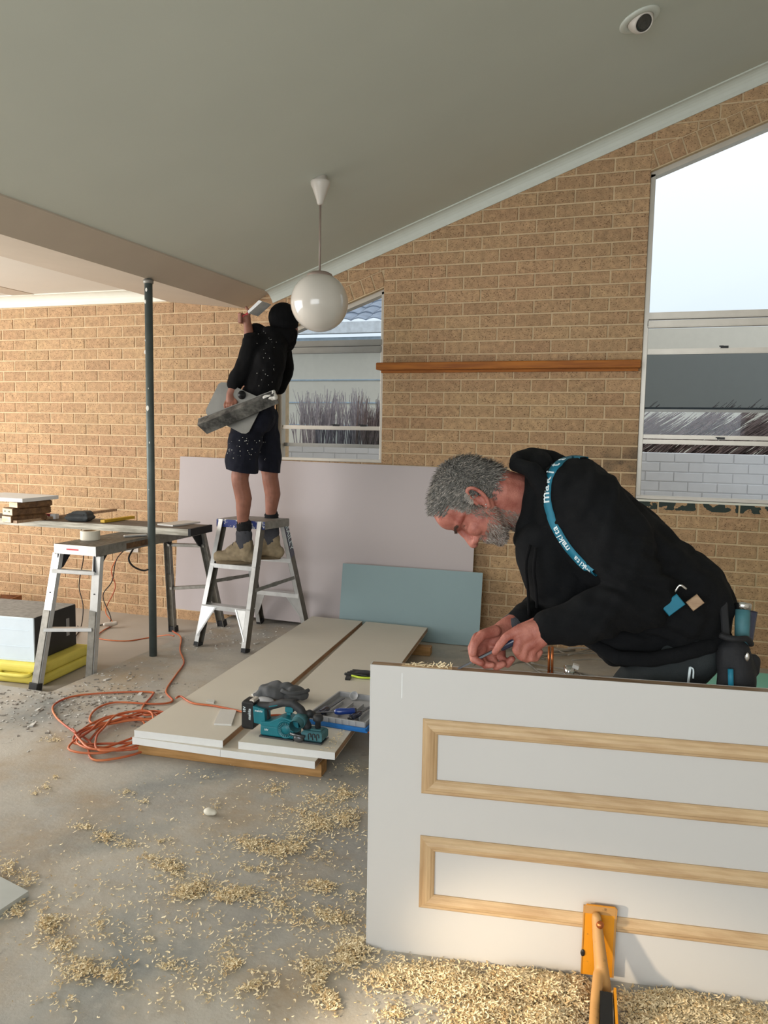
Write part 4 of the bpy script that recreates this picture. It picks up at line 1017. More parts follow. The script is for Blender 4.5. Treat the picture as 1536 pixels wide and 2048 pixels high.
g = MB(); g.box(.083, .22, .006, .03, .8172, .8186, DM); g.obj('hinge_recess', 'pine_moulding', dor)
# orange clamp holding the door
cl = thing('door_clamp', 'orange steel and timber door clamp gripping the bottom of the door', 'clamp', DM @ Vector((.62, -.02, 0)))
def dm(x, y, z): return DM @ Vector((x, y, z))
g = MB(); x0, x1 = .588, .667; zt_, zb_ = .218, .022
g.prism([dm(x0-.002, -.020, zb_), dm(x1, -.020, zb_), dm(x1+.004, -.020, zt_-.006), dm(x1-.002, -.020, zt_), dm(x0+.006, -.020, zt_), dm(x0, -.020, zt_-.006)], (0, 0, 0), (DM.to_3x3() @ Vector((0, .004, 0))))
g.obj('face_plate', 'clamp_orange', cl)
g = MB(); g.box(x0-.003, x0+.002, -.020, -.015, zb_, zt_-.004, DM); g.box(x1-.002, x1+.003, -.020, -.015, zb_, zt_-.004, DM); g.box(x0, x1, -.0205, -.0200, zt_-.024, zt_-.002, DM); g.obj('rim', 'clamp_arm', cl)
def kk(px, py, off): return K0(px, py, off)
def K0(px, py, off): return DP(px, py, off)
g = MB()
g.chain([(K0(1193, 1834, -.034), .013), (K0(1197, 1880, -.050), .0155), (K0(1202, 1930, -.068), .018), (K0(1207, 1978, -.086), .021)])
g.cap(K0(1193, 1834, -.022), K0(1194, 1845, -.036), .012, .013); g.chain([(K0(1197, 1950, -.085), .015), (K0(1190, 2010, -.15), .0135), (K0(1187, 2095, -.25), .0135)])
remesh(g, 'arm', 'clamp_arm', cl, .004, 5)
def strip(a, b, w, m, nm_, up=(0, 0, 1)):
    g = MB(); g.bar(a, b, w, .034, up); return g.obj(nm_, m, cl)
strip(K0(1229, 1984, -.115), K0(1236, 2110, -.26), .006, 'clamp_orange', 'cheek')
strip(K0(1212, 1992, -.125), K0(1213, 2120, -.27), .030, 'black_plastic', 'slot_shade')  # solid black bar painting the darkness inside the hollow arm
g = MB(); g.box(.625, .69, -1.0, -.42, .0, .055, DM, .004); g.obj('foot_beam', 'clamp_orange', cl)
strip(K0(1214, 1992, -.119), K0(1216, 2110, -.255), .004, 'alu_side', 'slot_web')
g = MB(); g.sm = True; g.rev([(.010, 0), (.010, .004), (.007, .010), (.001, .011)], frame(dm(.626, -.047, .183), DM.to_3x3() @ Vector((1, 0, 0)), (0, 0, 1), DM.to_3x3() @ Vector((0, -1, .2))), 14); g.obj('bolt', 'copper', cl)
g = MB(); g.sphere(dm(x0, -.021, .082), (.006, .003, .010), su=10, sv=6); g.obj('chip', 'black_plastic', cl)

# ------------------------------------------------------------------ cables and pipes on the floor behind the man
random.seed(11)
for k in range(16):
    a = FZ(random.uniform(1040, 1150), random.uniform(1285, 1345), .006+.004*k/2); pts = [a]
    dirn = random.uniform(-.5, .6)
    for j in range(4):
        dirn += random.uniform(-.5, .5); pts.append(pts[-1]+Vector((math.cos(dirn)*.12*(1 if k % 2 else -1), math.sin(dirn)*.12, random.uniform(-.002, .012)))); pts[-1].z = max(.005, pts[-1].z)
    g = MB(); g.sm = True; g.tube(pts, random.choice([.005, .006, .0045]), 6, 4); o = g.obj('electrical_cable', 'grey_cable'); tag(o, 'grey electrical cable in the tangle on the floor behind the chisel hands', 'cable', 'tangle of grey cables')
cable('electrical_cable', 'grey cable making a long curve toward the door left of the copper pipes', [FZ(1150, 1300, .008), FZ(1080, 1305, .008), FZ(1040, 1312, .008), FZ(1060, 1330, .008), FZ(1090, 1350, .008), FZ(1130, 1362, .008)], .007, 'grey_cable')
cpx = FZ(1100, 1352, 0)
for k, dx in enumerate((-.008, .012)):
    g = MB(); g.sm = True; g.tube([(cpx.x+dx, cpx.y, 0), (cpx.x+dx-.004, cpx.y, .18)], .0075, 12, 1); g.tube([(cpx.x+dx, cpx.y, .0), (cpx.x+dx, cpx.y, .022)], .010, 12, 1)
    o = g.obj('copper_pipe', 'copper'); tag(o, 'short upright copper pipe, %s of the pair rising from the floor' % ('left' if k == 0 else 'right'), 'pipe', 'copper pipe pair')
q = FZ(1138, 1358, 0); cup = thing('sealant_cup', 'small silver and white cup on the floor beside the copper pipes', 'cup', q)
g = MB(); g.sm = True; g.rev([(.001, 0), (.027, 0), (.030, .035)], Matrix.Translation(q), 20); g.obj('base', 'label_white', cup)
g = MB(); g.sm = True; g.rev([(.030, .035), (.036, .075), (.033, .075), (.028, .04)], Matrix.Translation(q), 20, False); g.obj('body', 'chrome', cup)
g = MB(); g.box(-.008, .030, -.02, .02, .075, .10, Matrix.Translation(q) @ Matrix.Rotation(.3, 4, 'Y'), .004); g.obj('cap', 'label_white', cup)
# concrete board at the bottom left corner
g = MB(); P = [FZ(57, 1782, .02), FZ(-60, 1722, .02), FZ(-160, 1800, .02), FZ(-60, 1860, .02)]; g.prism([Vector((p.x, p.y, 0)) for p in P], (0, 0, .001), (0, 0, .02)); o = g.obj('cement_sheet', 'hawk_grey'); MATS['hawk_pale'] = None; del MATS['hawk_pale']
tag(o, 'corner of a pale grey cement sheet on the floor at the left edge', 'board')
mat('cement_pale', 'b9bcb8', .7, var=.04); o.data.materials[0] = MATS['cement_pale']
q = FZ(418, 1630, .0); g = MB(); g.sm = True; g.sphere(q+Vector((0, 0, .014)), (.022, .018, .014)); g.sphere(q+Vector((.012, .004, .012)), (.02, .015, .012)); o = remesh(g, 'plaster_lump', 'masking_tape', None, .004, 1); tag(o, 'single cream lump lying among the shavings on the floor', 'lump')

# ------------------------------------------------------------------ shavings and debris
rng = np.random.default_rng(4)
def curls(name, clusters, m, ln=(.006, .018), wd=(.002, .0045), hmax=0.0, label='', cat='shavings'):
    V = []; F = []
    for (px, py, rx, ry, cnt, mound) in clusters:
        for _ in range(cnt):
            a = rng.uniform(0, 2*PI); r = abs(rng.normal(0, .62)) if mound else abs(rng.normal(0, .75))
            qx = px+rx*r*math.cos(a); qy = py+ry*r*math.sin(a)
            if qy < 1290: continue
            p = FZ(qx, qy, 0)
            if p.x < 2.26 or p.x > 6.8: continue
            if cnt < 690 and noise.noise(Vector((p.x*11, p.y*11, 0)))+.6*noise.noise(Vector((p.x*27, p.y*27, 3))) < rng.uniform(-.35, .12): continue
            dl_ = (np.array([p.x, p.y, 0])-DA) @ DN; dx_ = (np.array([p.x, p.y, 0])-DA) @ DU
            if dx_ > -.01 and dl_ > -.004: continue
            if .600 < dx_ < .675 and dl_ < -.10: continue
            h = .002+(mound*max(0, 1-r*r)*rng.uniform(0, 1))
            L = rng.uniform(*ln); w = rng.uniform(*wd); th = rng.uniform(0, 2*PI); tl_ = rng.uniform(-.5, .5); k = rng.uniform(.6, 3.2)
            ca, sa = math.cos(th), math.sin(th); o = len(V); tw = rng.uniform(-.8, .8)
            for j in range(5):
                t = (j/4-.5); ang = k*t; x = math.sin(ang)/max(k, .1)*L; y = (1-math.cos(ang))/max(k, .1)*L
                z = h+abs(tl_)*L*(t+.5)+w*.3; lz = w*.5*math.sin(tw+t); ly = w*.5*math.cos(tw+t)
                for s_ in (-1, 1):
                    yy = y+s_*ly; V.append((p.x+x*ca-yy*sa, p.y+x*sa+yy*ca, max(.0008, z+s_*lz)))
            for j in range(4): F.append((o+2*j, o+2*j+1, o+2*j+3, o+2*j+2))
    me = bpy.data.meshes.new(name); me.from_pydata(V, [], F); me.materials.append(MATS[m]); me.update()
    o = bpy.data.objects.new(name, me); C.objects.link(o); return tag(o, label, cat, kind='stuff')
CLU = [(20, 1735, 40, 28, 160, .01), (60, 1780, 40, 40, 200, .01), (30, 1830, 60, 30, 150, .005), (95, 1850, 40, 38, 260, .012), (120, 1890, 40, 30, 150, .006), (175, 1945, 60, 28, 260, .01), (215, 1960, 60, 22, 200, .01), (130, 1990, 60, 25, 160, .006),
       (70, 1590, 16, 10, 60, 0), (90, 1575, 10, 8, 30, 0), (110, 1555, 14, 8, 30, 0), (110, 1480, 22, 6, 60, 0),
       (170, 1655, 22, 10, 70, 0), (210, 1675, 26, 12, 130, .004), (250, 1690, 26, 10, 100, .003), (300, 1715, 26, 14, 120, .004), (335, 1730, 26, 14, 130, .004), (320, 1685, 28, 10, 50, 0),
       (370, 1790, 40, 28, 330, .008), (345, 1740, 30, 20, 120, .003), (400, 1775, 22, 22, 120, .003), (420, 1610, 22, 14, 90, .003), (290, 1605, 30, 12, 60, 0), (250, 1585, 24, 8, 40, 0), (390, 1555, 40, 14, 70, 0),
       (500, 1690, 55, 26, 330, .005), (560, 1700, 45, 22, 280, .005), (480, 1790, 60, 22, 320, .006), (440, 1800, 35, 22, 200, .004), (500, 1740, 60, 20, 160, 0), (640, 1650, 70, 28, 420, .006), (690, 1640, 40, 26, 260, .005), (600, 1630, 60, 18, 180, 0),
       (560, 1580, 55, 18, 150, 0), (690, 1590, 40, 24, 260, .004), (640, 1600, 40, 18, 120, 0), (700, 1540, 30, 16, 90, 0),
       (590, 1700, 50, 30, 260, .004), (650, 1770, 60, 22, 320, .005), (620, 1830, 50, 24, 260, .004), (670, 1840, 46, 16, 160, .002), (700, 1790, 30, 20, 80, 0),
       (450, 1880, 60, 30, 90, 0), (470, 1930, 40, 22, 120, .003), (340, 1930, 60, 30, 80, 0), (360, 1985, 70, 22, 90, 0), (300, 1880, 60, 30, 50, 0), (500, 1970, 40, 30, 120, .003),
       (715, 1900, 50, 34, 420, .014), (690, 1920, 40, 24, 200, .005), (640, 1960, 40, 40, 280, .006), (620, 1930, 36, 26, 160, .004), (660, 2000, 26, 30, 200, .004), (780, 1960, 70, 30, 420, .008), (830, 1950, 60, 30, 420, .01), (800, 2035, 50, 24, 260, .005),
       (900, 1960, 80, 34, 800, .016), (960, 1985, 90, 34, 1000, .02), (1040, 1975, 90, 38, 1300, .03), (1100, 1990, 80, 44, 1300, .034), (1000, 2030, 110, 34, 1400, .02), (1100, 2045, 80, 34, 1300, .03), (1150, 2000, 40, 60, 700, .03), (950, 2048, 60, 26, 420, .01), (880, 1990, 60, 20, 260, .006),
       (1320, 2010, 120, 30, 1100, .014), (1420, 2030, 120, 26, 1300, .014), (1330, 2050, 120, 30, 1000, .012), (1500, 2050, 80, 30, 700, .01),
       (560, 1810, 160, 120, 300, 0), (350, 1750, 260, 180, 420, 0), (200, 1850, 220, 160, 260, 0), (640, 1700, 120, 130, 320, 0), (500, 1960, 220, 80, 260, 0)]
curls('wood_shavings', [(a, b, c, d, int(e*1.75), f) for a, b, c, d, e, f in CLU], 'shaving_pale', label='pale curled wood shavings scattered over the concrete floor')
curls('wood_shavings', [(a, b, c, d, int(e*.5), f) for a, b, c, d, e, f in CLU if e > 100], 'shaving_warm', label='darker tan shavings mixed through the pale piles')
# planer shavings on the board
V = MB()
for k in range(260):
    qx, qy = rng.uniform(640, 705), rng.uniform(1440, 1500)
    if qx > 668+(1505-qy)*.62-5: continue
    q = FZ(qx, qy, ZT_+.001)
    if (PM.inverted() @ q).x < .30: continue
    V.bar(q, q+Vector((rng.uniform(-.01, .01), rng.uniform(-.01, .01), rng.uniform(0, .004))), .003, .0006)
o = V.obj('planer_shavings', 'shaving_pale'); tag(o, 'dust and chips around the nose of the planer', 'shavings', kind='stuff')
V = MB()
for k in range(620):
    if k % 3 == 0: px, py = rng.uniform(360, 620), rng.uniform(1240, 1300)
    elif k % 3 == 1: px, py = rng.normal(120, 90), rng.normal(1425, 30)
    else: px, py = rng.normal(240, 110), rng.normal(1360, 45)
    q = FZ(px, py, 0)
    if q.x < 2.22 and q.y > -2.0: continue
    if q.y > -.2 or q.y < -3.4: continue
    if 3.0+.0*q.y < q.x < 4.2 and -2.7 < q.y: continue
    s_ = rng.uniform(.002, .008)*(2.6 if rng.uniform() < .04 else 1); a = rng.uniform(0, PI)
    V.box(-s_, s_, -s_*.5, s_*.5, .0004, .0015+s_*.28, Matrix.Translation((q.x, q.y, 0)) @ Matrix.Rotation(a, 4, 'Z') @ Matrix.Rotation(rng.uniform(-.2, .2), 4, 'X'))
o = V.obj('plaster_debris', 'plaster_chip'); tag(o, 'white plaster chips strewn over the concrete near the ladder and trestle', 'debris', kind='stuff')
V = MB()
for k in range(320):
    px, py = rng.normal(150, 110), rng.normal(1400, 30); q = FZ(px, py, 0)
    if (q.x < 2.22 and q.y > -2.0) or q.y < -3.2 or q.y > -.2: continue
    if 3.0 < q.x < 4.2 and -2.7 < q.y: continue
    s_ = rng.uniform(.003, .010); V.box(-s_, s_, -s_*.6, s_*.6, .0004, s_*.5, Matrix.Translation((q.x, q.y, 0)) @ Matrix.Rotation(rng.uniform(0, 3), 4, 'Z'))
o = V.obj('mortar_crumbs', 'dust_grey'); tag(o, 'grey mortar crumbs on the concrete in front of the trestle', 'debris', kind='stuff')

# ------------------------------------------------------------------ people
HV = Vector(DU); NV = Vector(DN); ZV = Vector((0, 0, 1))
def K(px, py, off): return DP(px, py, off)
# --- the bending man -------------------------------------------------
man = thing('person', 'grey haired bearded man in a black hoodie bending over the door with a chisel', 'person', K(1400, 1390, .35)*1.0)
man.location.z = 0
HO = K(951, 1001, .22)
HF = (HV*-.268-ZV*.963).normalized(); HU = (HV*-.963+ZV*.268).normalized(); HS = -NV
tw = Matrix.Rotation(math.radians(4), 3, HU)      # face turned slightly to the camera
SC = 1.04
def hd(f_, s_, u_): return HO+(HF*f_+HS*s_+HU*u_)*SC
HM3 = Matrix((HF, HS, HU)).transposed().to_4x4()
def heado(g, f_, s_, u_, rf, rs, ru): g.sphere(hd(f_, s_, u_), (rf*SC, rs*SC, ru*SC), HM3, 28, 18)
def hcap(g, a, b, r0, r1): g.cap(hd(*a), hd(*b), r0*SC, r1*SC, 14)
g = MB()
heado(g, -.012, 0, .030, .092, .074, .083)      # cranium
heado(g, .032, 0, .054, .069, .066, .056)       # forehead
heado(g, .028, 0, -.025, .068, .062, .072)      # mid face
heado(g, .030, 0, -.065, .062, .052, .040)      # jaw
heado(g, .074, 0, -.090, .024, .026, .020)      # chin
for s_ in (-1, 1):
    hcap(g, (.087, s_*.010, .028), (.066, s_*.046, .026), .0115, .0105); hcap(g, (.066, s_*.046, .026), (.040, s_*.058, .020), .0105, .009)      # brow ridge
    heado(g, .066, s_*.038, -.022, .024, .022, .024)                        # cheekbone
    hcap(g, (-.01, s_*.056, -.035), (.05, s_*.042, -.078), .018, .018)      # jaw line
    heado(g, .103, s_*.015, -.034, .012, .010, .010)                        # nostril wing
hcap(g, (.092, 0, .018), (.104, 0, -.008), .0095, .0105)
hcap(g, (.104, 0, -.008), (.116, 0, -.030), .0105, .0135)     # nose
hcap(g, (.090, -.02, -.058), (.090, .02, -.058), .010, .010)   # upper lip
hcap(g, (.086, -.018, -.070), (.086, .018, -.070), .010, .010)
# ear facing the camera and the far one
for s_ in (-1, 1):
    e0 = (-.012, s_*.074, -.006)
    pts = []
    for k in range(10):
        a = -2.1+k*.50; pts.append((e0[0]-.006+.020*math.cos(a+.35)*-1, s_*(.078+.006*math.sin(k*.35)), e0[2]+.032*math.sin(a+.9)))
    for p, q in zip(pts, pts[1:]): hcap(g, p, q, .0052, .0052)
    heado(g, -.010, s_*.070, -.010, .014, .008, .022); heado(g, -.004, s_*.074, -.038, .009, .006, .010)
# neck, torso
nb0 = hd(-.045, 0, -.055); nb1 = K(1100, 1010, .30)
g.cap(nb0, nb1, .062, .068, 18); g.cap(hd(-.01, 0, -.06), K(1075, 1040, .28), .050, .055, 18)
g.chain([(nb1, .07), (K(1180, 1065, .32), .09), (K(1290, 1160, .32), .09), (K(1355, 1210, .32), .085)])
shN, shF = K(1190, 1015, .14), K(1150, 1000, .50); elN, elF = K(1283, 1190, .07), K(1130, 1200, .44)
wrN, wrF = K(1104, 1254, .035), K(1022, 1250, .125)
g.chain([(nb1, .07), (shN, .055), (elN, .045), (wrN, .031)]); g.chain([(nb1, .07), (shF, .055), (elF, .045), (wrF, .029)])
# near hand: back of the hand to the camera, index finger along the tool
kn = [K(1034, 1262, .0), K(1040, 1280, -.005), K(1050, 1296, .0), K(1064, 1300, .012)]
g.cap(wrN, K(1070, 1262, .022), .030, .030); 
for k_, r_ in zip(kn, (.0145, .0145, .014, .013)): g.cap(K(1085, 1262+6*kn.index(k_)-6, .022), k_, .024, r_)
g.chain([(kn[0], .0145), (K(1012, 1274, -.008), .0118), (K(999, 1290, -.010), .0108), (K(990, 1304, -.008), .0092)])   # index
g.chain([(kn[1], .0145), (K(1033, 1300, -.012), .0125), (K(1040, 1312, .004), .0115), (K(1054, 1304, .016), .010)])
g.chain([(kn[2], .014), (K(1044, 1314, -.004), .012), (K(1054, 1318, .012), .011), (K(1066, 1306, .022), .0095)])
g.chain([(kn[3], .013), (K(1062, 1316, .006), .0108), (K(1072, 1316, .02), .010), (K(1080, 1304, .028), .009)])
g.chain([(K(1070, 1248, .035), .018), (K(1040, 1258, .045), .0145), (K(1020, 1276, .040), .0125), (K(1006, 1288, .032), .011)])   # thumb behind the handle
# far hand: fingers wrapped under the blade
g.cap(wrF, K(990, 1275, .085), .029, .030)
kf = [K(955, 1275, .060), K(968, 1283, .075), K(985, 1290, .085), K(1002, 1294, .090)]
for k_, r_ in zip(kf, (.015, .0145, .014, .013)): g.cap(K(1000, 1272, .090), k_, .024, r_)
g.chain([(kf[0], .0150), (K(944, 1296, .035), .0125), (K(948, 1318, .020), .0112), (K(962, 1326, .012), .0098)])
g.chain([(kf[1], .0145), (K(962, 1312, .040), .0120), (K(970, 1330, .028), .0108), (K(984, 1330, .020), .0095)])
g.chain([(kf[2], .014), (K(984, 1318, .048), .0118), (K(992, 1334, .036), .0105), (K(1006, 1328, .028), .0095)])
g.chain([(kf[3], .013), (K(1004, 1316, .055), .0108), (K(1014, 1328, .045), .010), (K(1024, 1318, .038), .009)])
g.chain([(K(990, 1262, .06), .017), (K(964, 1270, .030), .0135), (K(950, 1288, .012), .0122), (K(946, 1306, .004), .0105)])     # thumb
# legs
hipN, hipF = K(1372, 1285, .20), K(1368, 1275, .44)
kneeN = K(1215, 1405, .20); kneeN.z = .56; kneeF = hipF+HV*-.22+ZV*-.42+NV*.05
ankN = kneeN+HV*.06; ankN.z = .10; ankF = hipF+HV*.12; ankF.z = .10; ankF += NV*.06
for a, b, c_ in ((hipN, kneeN, ankN), (hipF, kneeF, ankF)):
    g.chain([(a, .085), (b, .058), (c_, .040)]); g.cap(c_-ZV*.055, c_-ZV*.06-HV*.14, .038, .030)
g.cap(hipN, hipF, .10, .10)
def skinfold(c, n_):
    return noise.noise(c*55)*.0012+noise.noise(c*20)*.0012
body = remesh(g, 'body', 'skin_light', man, .0034, 3, skinfold, .5)
# eye sockets pressed into the face, lids and eyes
eyeC = [hd(.082, s_*.031, -.002) for s_ in (-1, 1)]
for v in body.data.vertices:
    for ec in eyeC:
        d_ = (v.co-ec).length
        if d_ < .034: v.co -= HF*.0065*math.exp(-(d_/.013)**2)
body.data.update()
for s_ in (-1, 1):
    e = MB(); e.sm = True; heado(e, .0685, s_*.031, -.005, .0118, .0125, .0118); eo = e.obj('eye', 'eye_white', man)
    e = MB(); e.sm = True; heado(e, .0765, s_*.031, -.012, .004, .0050, .0045); e.obj('iris', 'eye_dark', eo)
    e = MB(); e.sm = True; heado(e, .0695, s_*.031, -.0025, .0125, .0160, .0108); e.obj('eyelid', 'skin_light', man)
    e = MB(); e.sm = True; hcap(e, (.0795, s_*.022, -.0115), (.071, s_*.046, -.010), .0015, .0015); hcap(e, (.0795, s_*.020, .009), (.070, s_*.047, .006), .0008, .0008); e.obj('lash_and_crease', 'brow_hair', man)  # second, upper thread paints the shade of the eyelid crease
for q_ in ((.0, .0835, -.036), (-.007, .084, -.033)):
    e = MB(); e.sm = True; heado(e, q_[0], q_[1], q_[2], .0022, .0022, .0022); e.obj('ear_stud', 'chrome', man)
# hair: close cap plus combed tufts
def on_skull(th, ph):      # th from crown axis, ph around
    f_ = math.sin(th)*math.cos(ph); s_ = math.sin(th)*math.sin(ph); u_ = math.cos(th)
    return Vector((f_, s_, u_))
g = MB(); heado(g, -.016, 0, .038, .096, .077, .085); heado(g, .012, 0, .068, .074, .066, .054); heado(g, -.045, 0, -.005, .066, .066, .070)
cap = remesh(g, 'hair', 'hair_grey', man, .004, 2, None)
bmh = bmesh.new(); bmh.from_mesh(cap.data)
def hl(co):
    d_ = (co-HO)/SC; return d_.dot(HF), d_.dot(HS), d_.dot(HU)
def hair_ok(f_, s_, u_):
    if f_ > .030+.35*max(0, u_-.0) and u_ < .100 and f_ > .045: return False
    if f_ > .020 and u_ < .062-abs(s_)*.1: return False
    if u_ < .012 and f_ > -.012+.0: return u_ > -.02 and f_ < .008
    if u_ < -.060: return False
    return True
kill = [f_ for f_ in bmh.faces if not hair_ok(*hl(f_.calc_center_median()))]
bmesh.ops.delete(bmh, geom=kill, context='FACES'); bmh.to_mesh(cap.data)
pts = [(f_.calc_center_median(), f_.normal.copy()) for f_ in bmh.faces if not f_.normal.length < .5]; bmh.free()
random.seed(21)
def tufts(name, src, n, ln, r, m, parent, comb, rnd=.35, loc=man.location):
    V = []; F = []
    for _ in range(n):
        p, nn = random.choice(src); d_ = comb(p, nn)+Vector((random.uniform(-1, 1), random.uniform(-1, 1), random.uniform(-1, 1)))*rnd; d_.normalize()
        L = random.uniform(*ln); sd = d_.cross(nn)
        if sd.length < .01: continue
        sd.normalize(); rr = r*random.uniform(.6, 1.2); o = len(V)
        p = p+sd*random.uniform(-.003, .003)-nn*.001; mid = p+d_*L*.55+nn*L*.15; tip = p+d_*L-nn*L*.05
        V += [p-sd*rr, p+sd*rr, mid+sd*rr*.8+nn*rr*.5, mid-sd*rr*.8+nn*rr*.5, tip]; F += [(o, o+1, o+2, o+3), (o+3, o+2, o+4)]
    me = bpy.data.meshes.new(name); me.from_pydata([tuple(v) for v in V], [], F); me.materials.append(MATS[m]); me.update()
    ob = bpy.data.objects.new(name, me); C.objects.link(ob); adopt(ob, parent); ob['kind'] = 'stuff' if False else ob.get('kind', ''); del ob['kind']
    return ob
def comb(p, nn):
    f_, s_, u_ = hl(p); w = min(1, max(0, (f_+.085)/.06))
    return (HU*.55+HF*.9)*w+(HU*-.75-HF*.3)*(1-w)+nn*.5+HS*.12
tufts('hair_tuft', pts, 5200, (.010, .026), .0013, 'hair_grey', cap, comb)
tufts('hair_tuft', pts, 2400, (.010, .024), .0012, 'hair_pale', cap, comb)
# temple hair fades, beard and moustache
bv_ = [(v.co, v.normal.copy()) for v in body.data.vertices if (v.co-HO).length < .16]
beard = []; side = []
for p, nn in bv_:
    f_, s_, u_ = hl(p)
    if u_ < -.050 and f_ > -.005 and not (f_ > .1 and u_ > -.05) and u_ > -.125: beard.append((p, nn))
    elif -.055 < u_ < .01 and .000 < f_ < .034-.3*abs(u_+.02) and abs(s_) > .045: beard.append((p, nn))
    elif u_ < -.038 and f_ > .072 and abs(s_) < .034 and f_ < .098: beard.append((p, nn))
    if .0 < u_ < .055 and -.02 < f_ < .030 and abs(s_) > .05: side.append((p, nn))
random.seed(9)
bcomb = lambda p, nn: (HU*-.9+HF*.2+nn*.45)
if beard:
    b1 = tufts('beard', beard, 3600, (.006, .014), .0009, 'beard_grey', man, bcomb)
    tufts('beard_tuft', [q for q in beard if hl(q[0])[2] < -.06 and hl(q[0])[0] > .04] or beard, 1500, (.007, .016), .0009, 'hair_pale', b1, bcomb)
if side: tufts('hair_tuft', side, 1500, (.006, .014), .0010, 'hair_pale', cap, comb)
brow = [(hd(.0985-.024*abs(t), s_*(.016+.040*t), .024+.005*math.sin(t*3)), HF) for t in [k/10 for k in range(11)] for s_ in (-1, 1)]
tufts('eyebrow', brow, 420, (.008, .014), .0009, 'brow_hair', man, lambda p, nn: HS*(1 if hl(p)[1] > 0 else -1)*.8+HU*-.2+HF*.3, .2)
# hoodie --------------------------------------------------------------
g = MB()
for off, kk in ((.20, .94), (.32, 1.0), (.44, .94)):
    g.chain([(K(1105, 995, off if off == .32 else .32+(off-.32)*.5), .098*kk), (K(1150, 1002, off), .125*kk), (K(1190, 1056, off), .142*kk), (K(1238, 1112, off), .150*kk), (K(1292, 1158, off), .152*kk), (K(1345, 1194, off), .148*kk), (K(1362, 1208, off), .148*kk)])
    g.chain([(K(1098, 1080, off), .085), (K(1112, 1150, off), .090), (K(1160, 1205, off), .085), (K(1245, 1268, off), .092), (K(1320, 1270, off), .085), (K(1385, 1236, off), .100)])
g.chain([(K(1140, 990, .22), .10), (shN, .098), (K(1240, 1100, .09), .090), (elN, .078), (K(1200, 1225, .05), .066), (K(1135, 1248, .038), .056), (K(1106, 1252, .034), .0475)])
g.chain([(K(1140, 990, .42), .10), (shF, .085), (elF, .068), (K(1080, 1222, .28), .056), (K(1040, 1244, .15), .043)])
fp = [elN, K(1200, 1060, .1), K(1180, 1120, .1)]
def hoodfold(c, n_):
    w = c
    d1 = (w-elN).length; a = 0.0
    if d1 < .26: a += .007*math.exp(-(d1/.15)**2)*math.sin(((w-elN).dot(HV*.35+ZV*.94))*150+3*noise.noise(w*9))
    d2 = (w-K(1340, 1180, .12)).length
    a += .006*math.exp(-(d2/.18)**2)*math.sin((w.dot(HV*.7+ZV*.75))*75+4*noise.noise(w*7))
    a += noise.noise(w*7)*.012+noise.noise(w*18)*.006; a += .006*max(0, math.sin(w.dot(HV*.9-ZV*.45)*60+5*noise.noise(w*5)))
    dk = (w-wrN).length
    if dk < .12: a *= dk/.12
    return a
hood = remesh(g, 'hoodie', 'black_fleece', man, .0062, 5, hoodfold)
g = MB(); g.sm = True; g.chain([(K(1122, 1250, .036), .0515), (K(1098, 1254, .034), .0480)]); remesh(g, 'cuff', 'black_fleece', hood, .004, 3)
g = MB(); g.sm = True; g.chain([(K(1058, 1236, .20), .044), (K(1022, 1256, .125), .0365)]); remesh(g, 'cuff', 'sock_grey', hood, .004, 3)
# hood gathered round the neck
g = MB(); cH = K(1068, 1000, .28)
ringp = []
for k in range(17):
    a = 2*PI*k/16; ringp.append((K(1062+18*math.cos(a), 1004-76*math.cos(a), .28)+NV*(-.105*math.sin(a)), .026+.012*max(0, math.cos(a))))
g.chain(ringp)
g.chain([(K(1036, 922, .24), .026), (K(1060, 918, .30), .034), (K(1100, 930, .34), .040), (K(1130, 950, .32), .05)])
g.chain([(K(1030, 930, .20), .018), (K(1064, 940, .16), .024), (K(1098, 990, .15), .028), (K(1092, 1050, .16), .026), (K(1070, 1090, .20), .022), (K(1055, 1100, .26), .02)])
hc = remesh(g, 'hood', 'black_fleece', man, .005, 5, lambda c, n_: noise.noise((c)*16)*.006)
g = MB(); g.sm = True; g.tube([K(1060, 1090, .11), K(1052, 1130, .10), K(1056, 1180, .115), K(1058, 1232, .12)], .0045, 6); g.obj('drawstring', 'black_cotton', hc)
g = MB(); g.sm = True; g.tube([K(1072, 1095, .09), K(1068, 1140, .085), K(1072, 1180, .09), K(1074, 1215, .10)], .0045, 6); g.obj('drawstring', 'black_cotton', hc)
# trousers
g = MB()
g.chain([(K(1365, 1215, .24), .105), (hipN, .108), (kneeN, .090), (ankN, .072)]); g.chain([(K(1365, 1215, .42), .118), (hipF, .112), (kneeF, .088), (ankF, .072)])
g.cap(K(1368, 1225, .25), K(1368, 1225, .42), .105, .105)
trou = remesh(g, 'trousers', 'charcoal_trousers', man, .0075, 5, lambda c, n_: noise.noise((c)*9)*.010+noise.noise((c)*24)*.004)
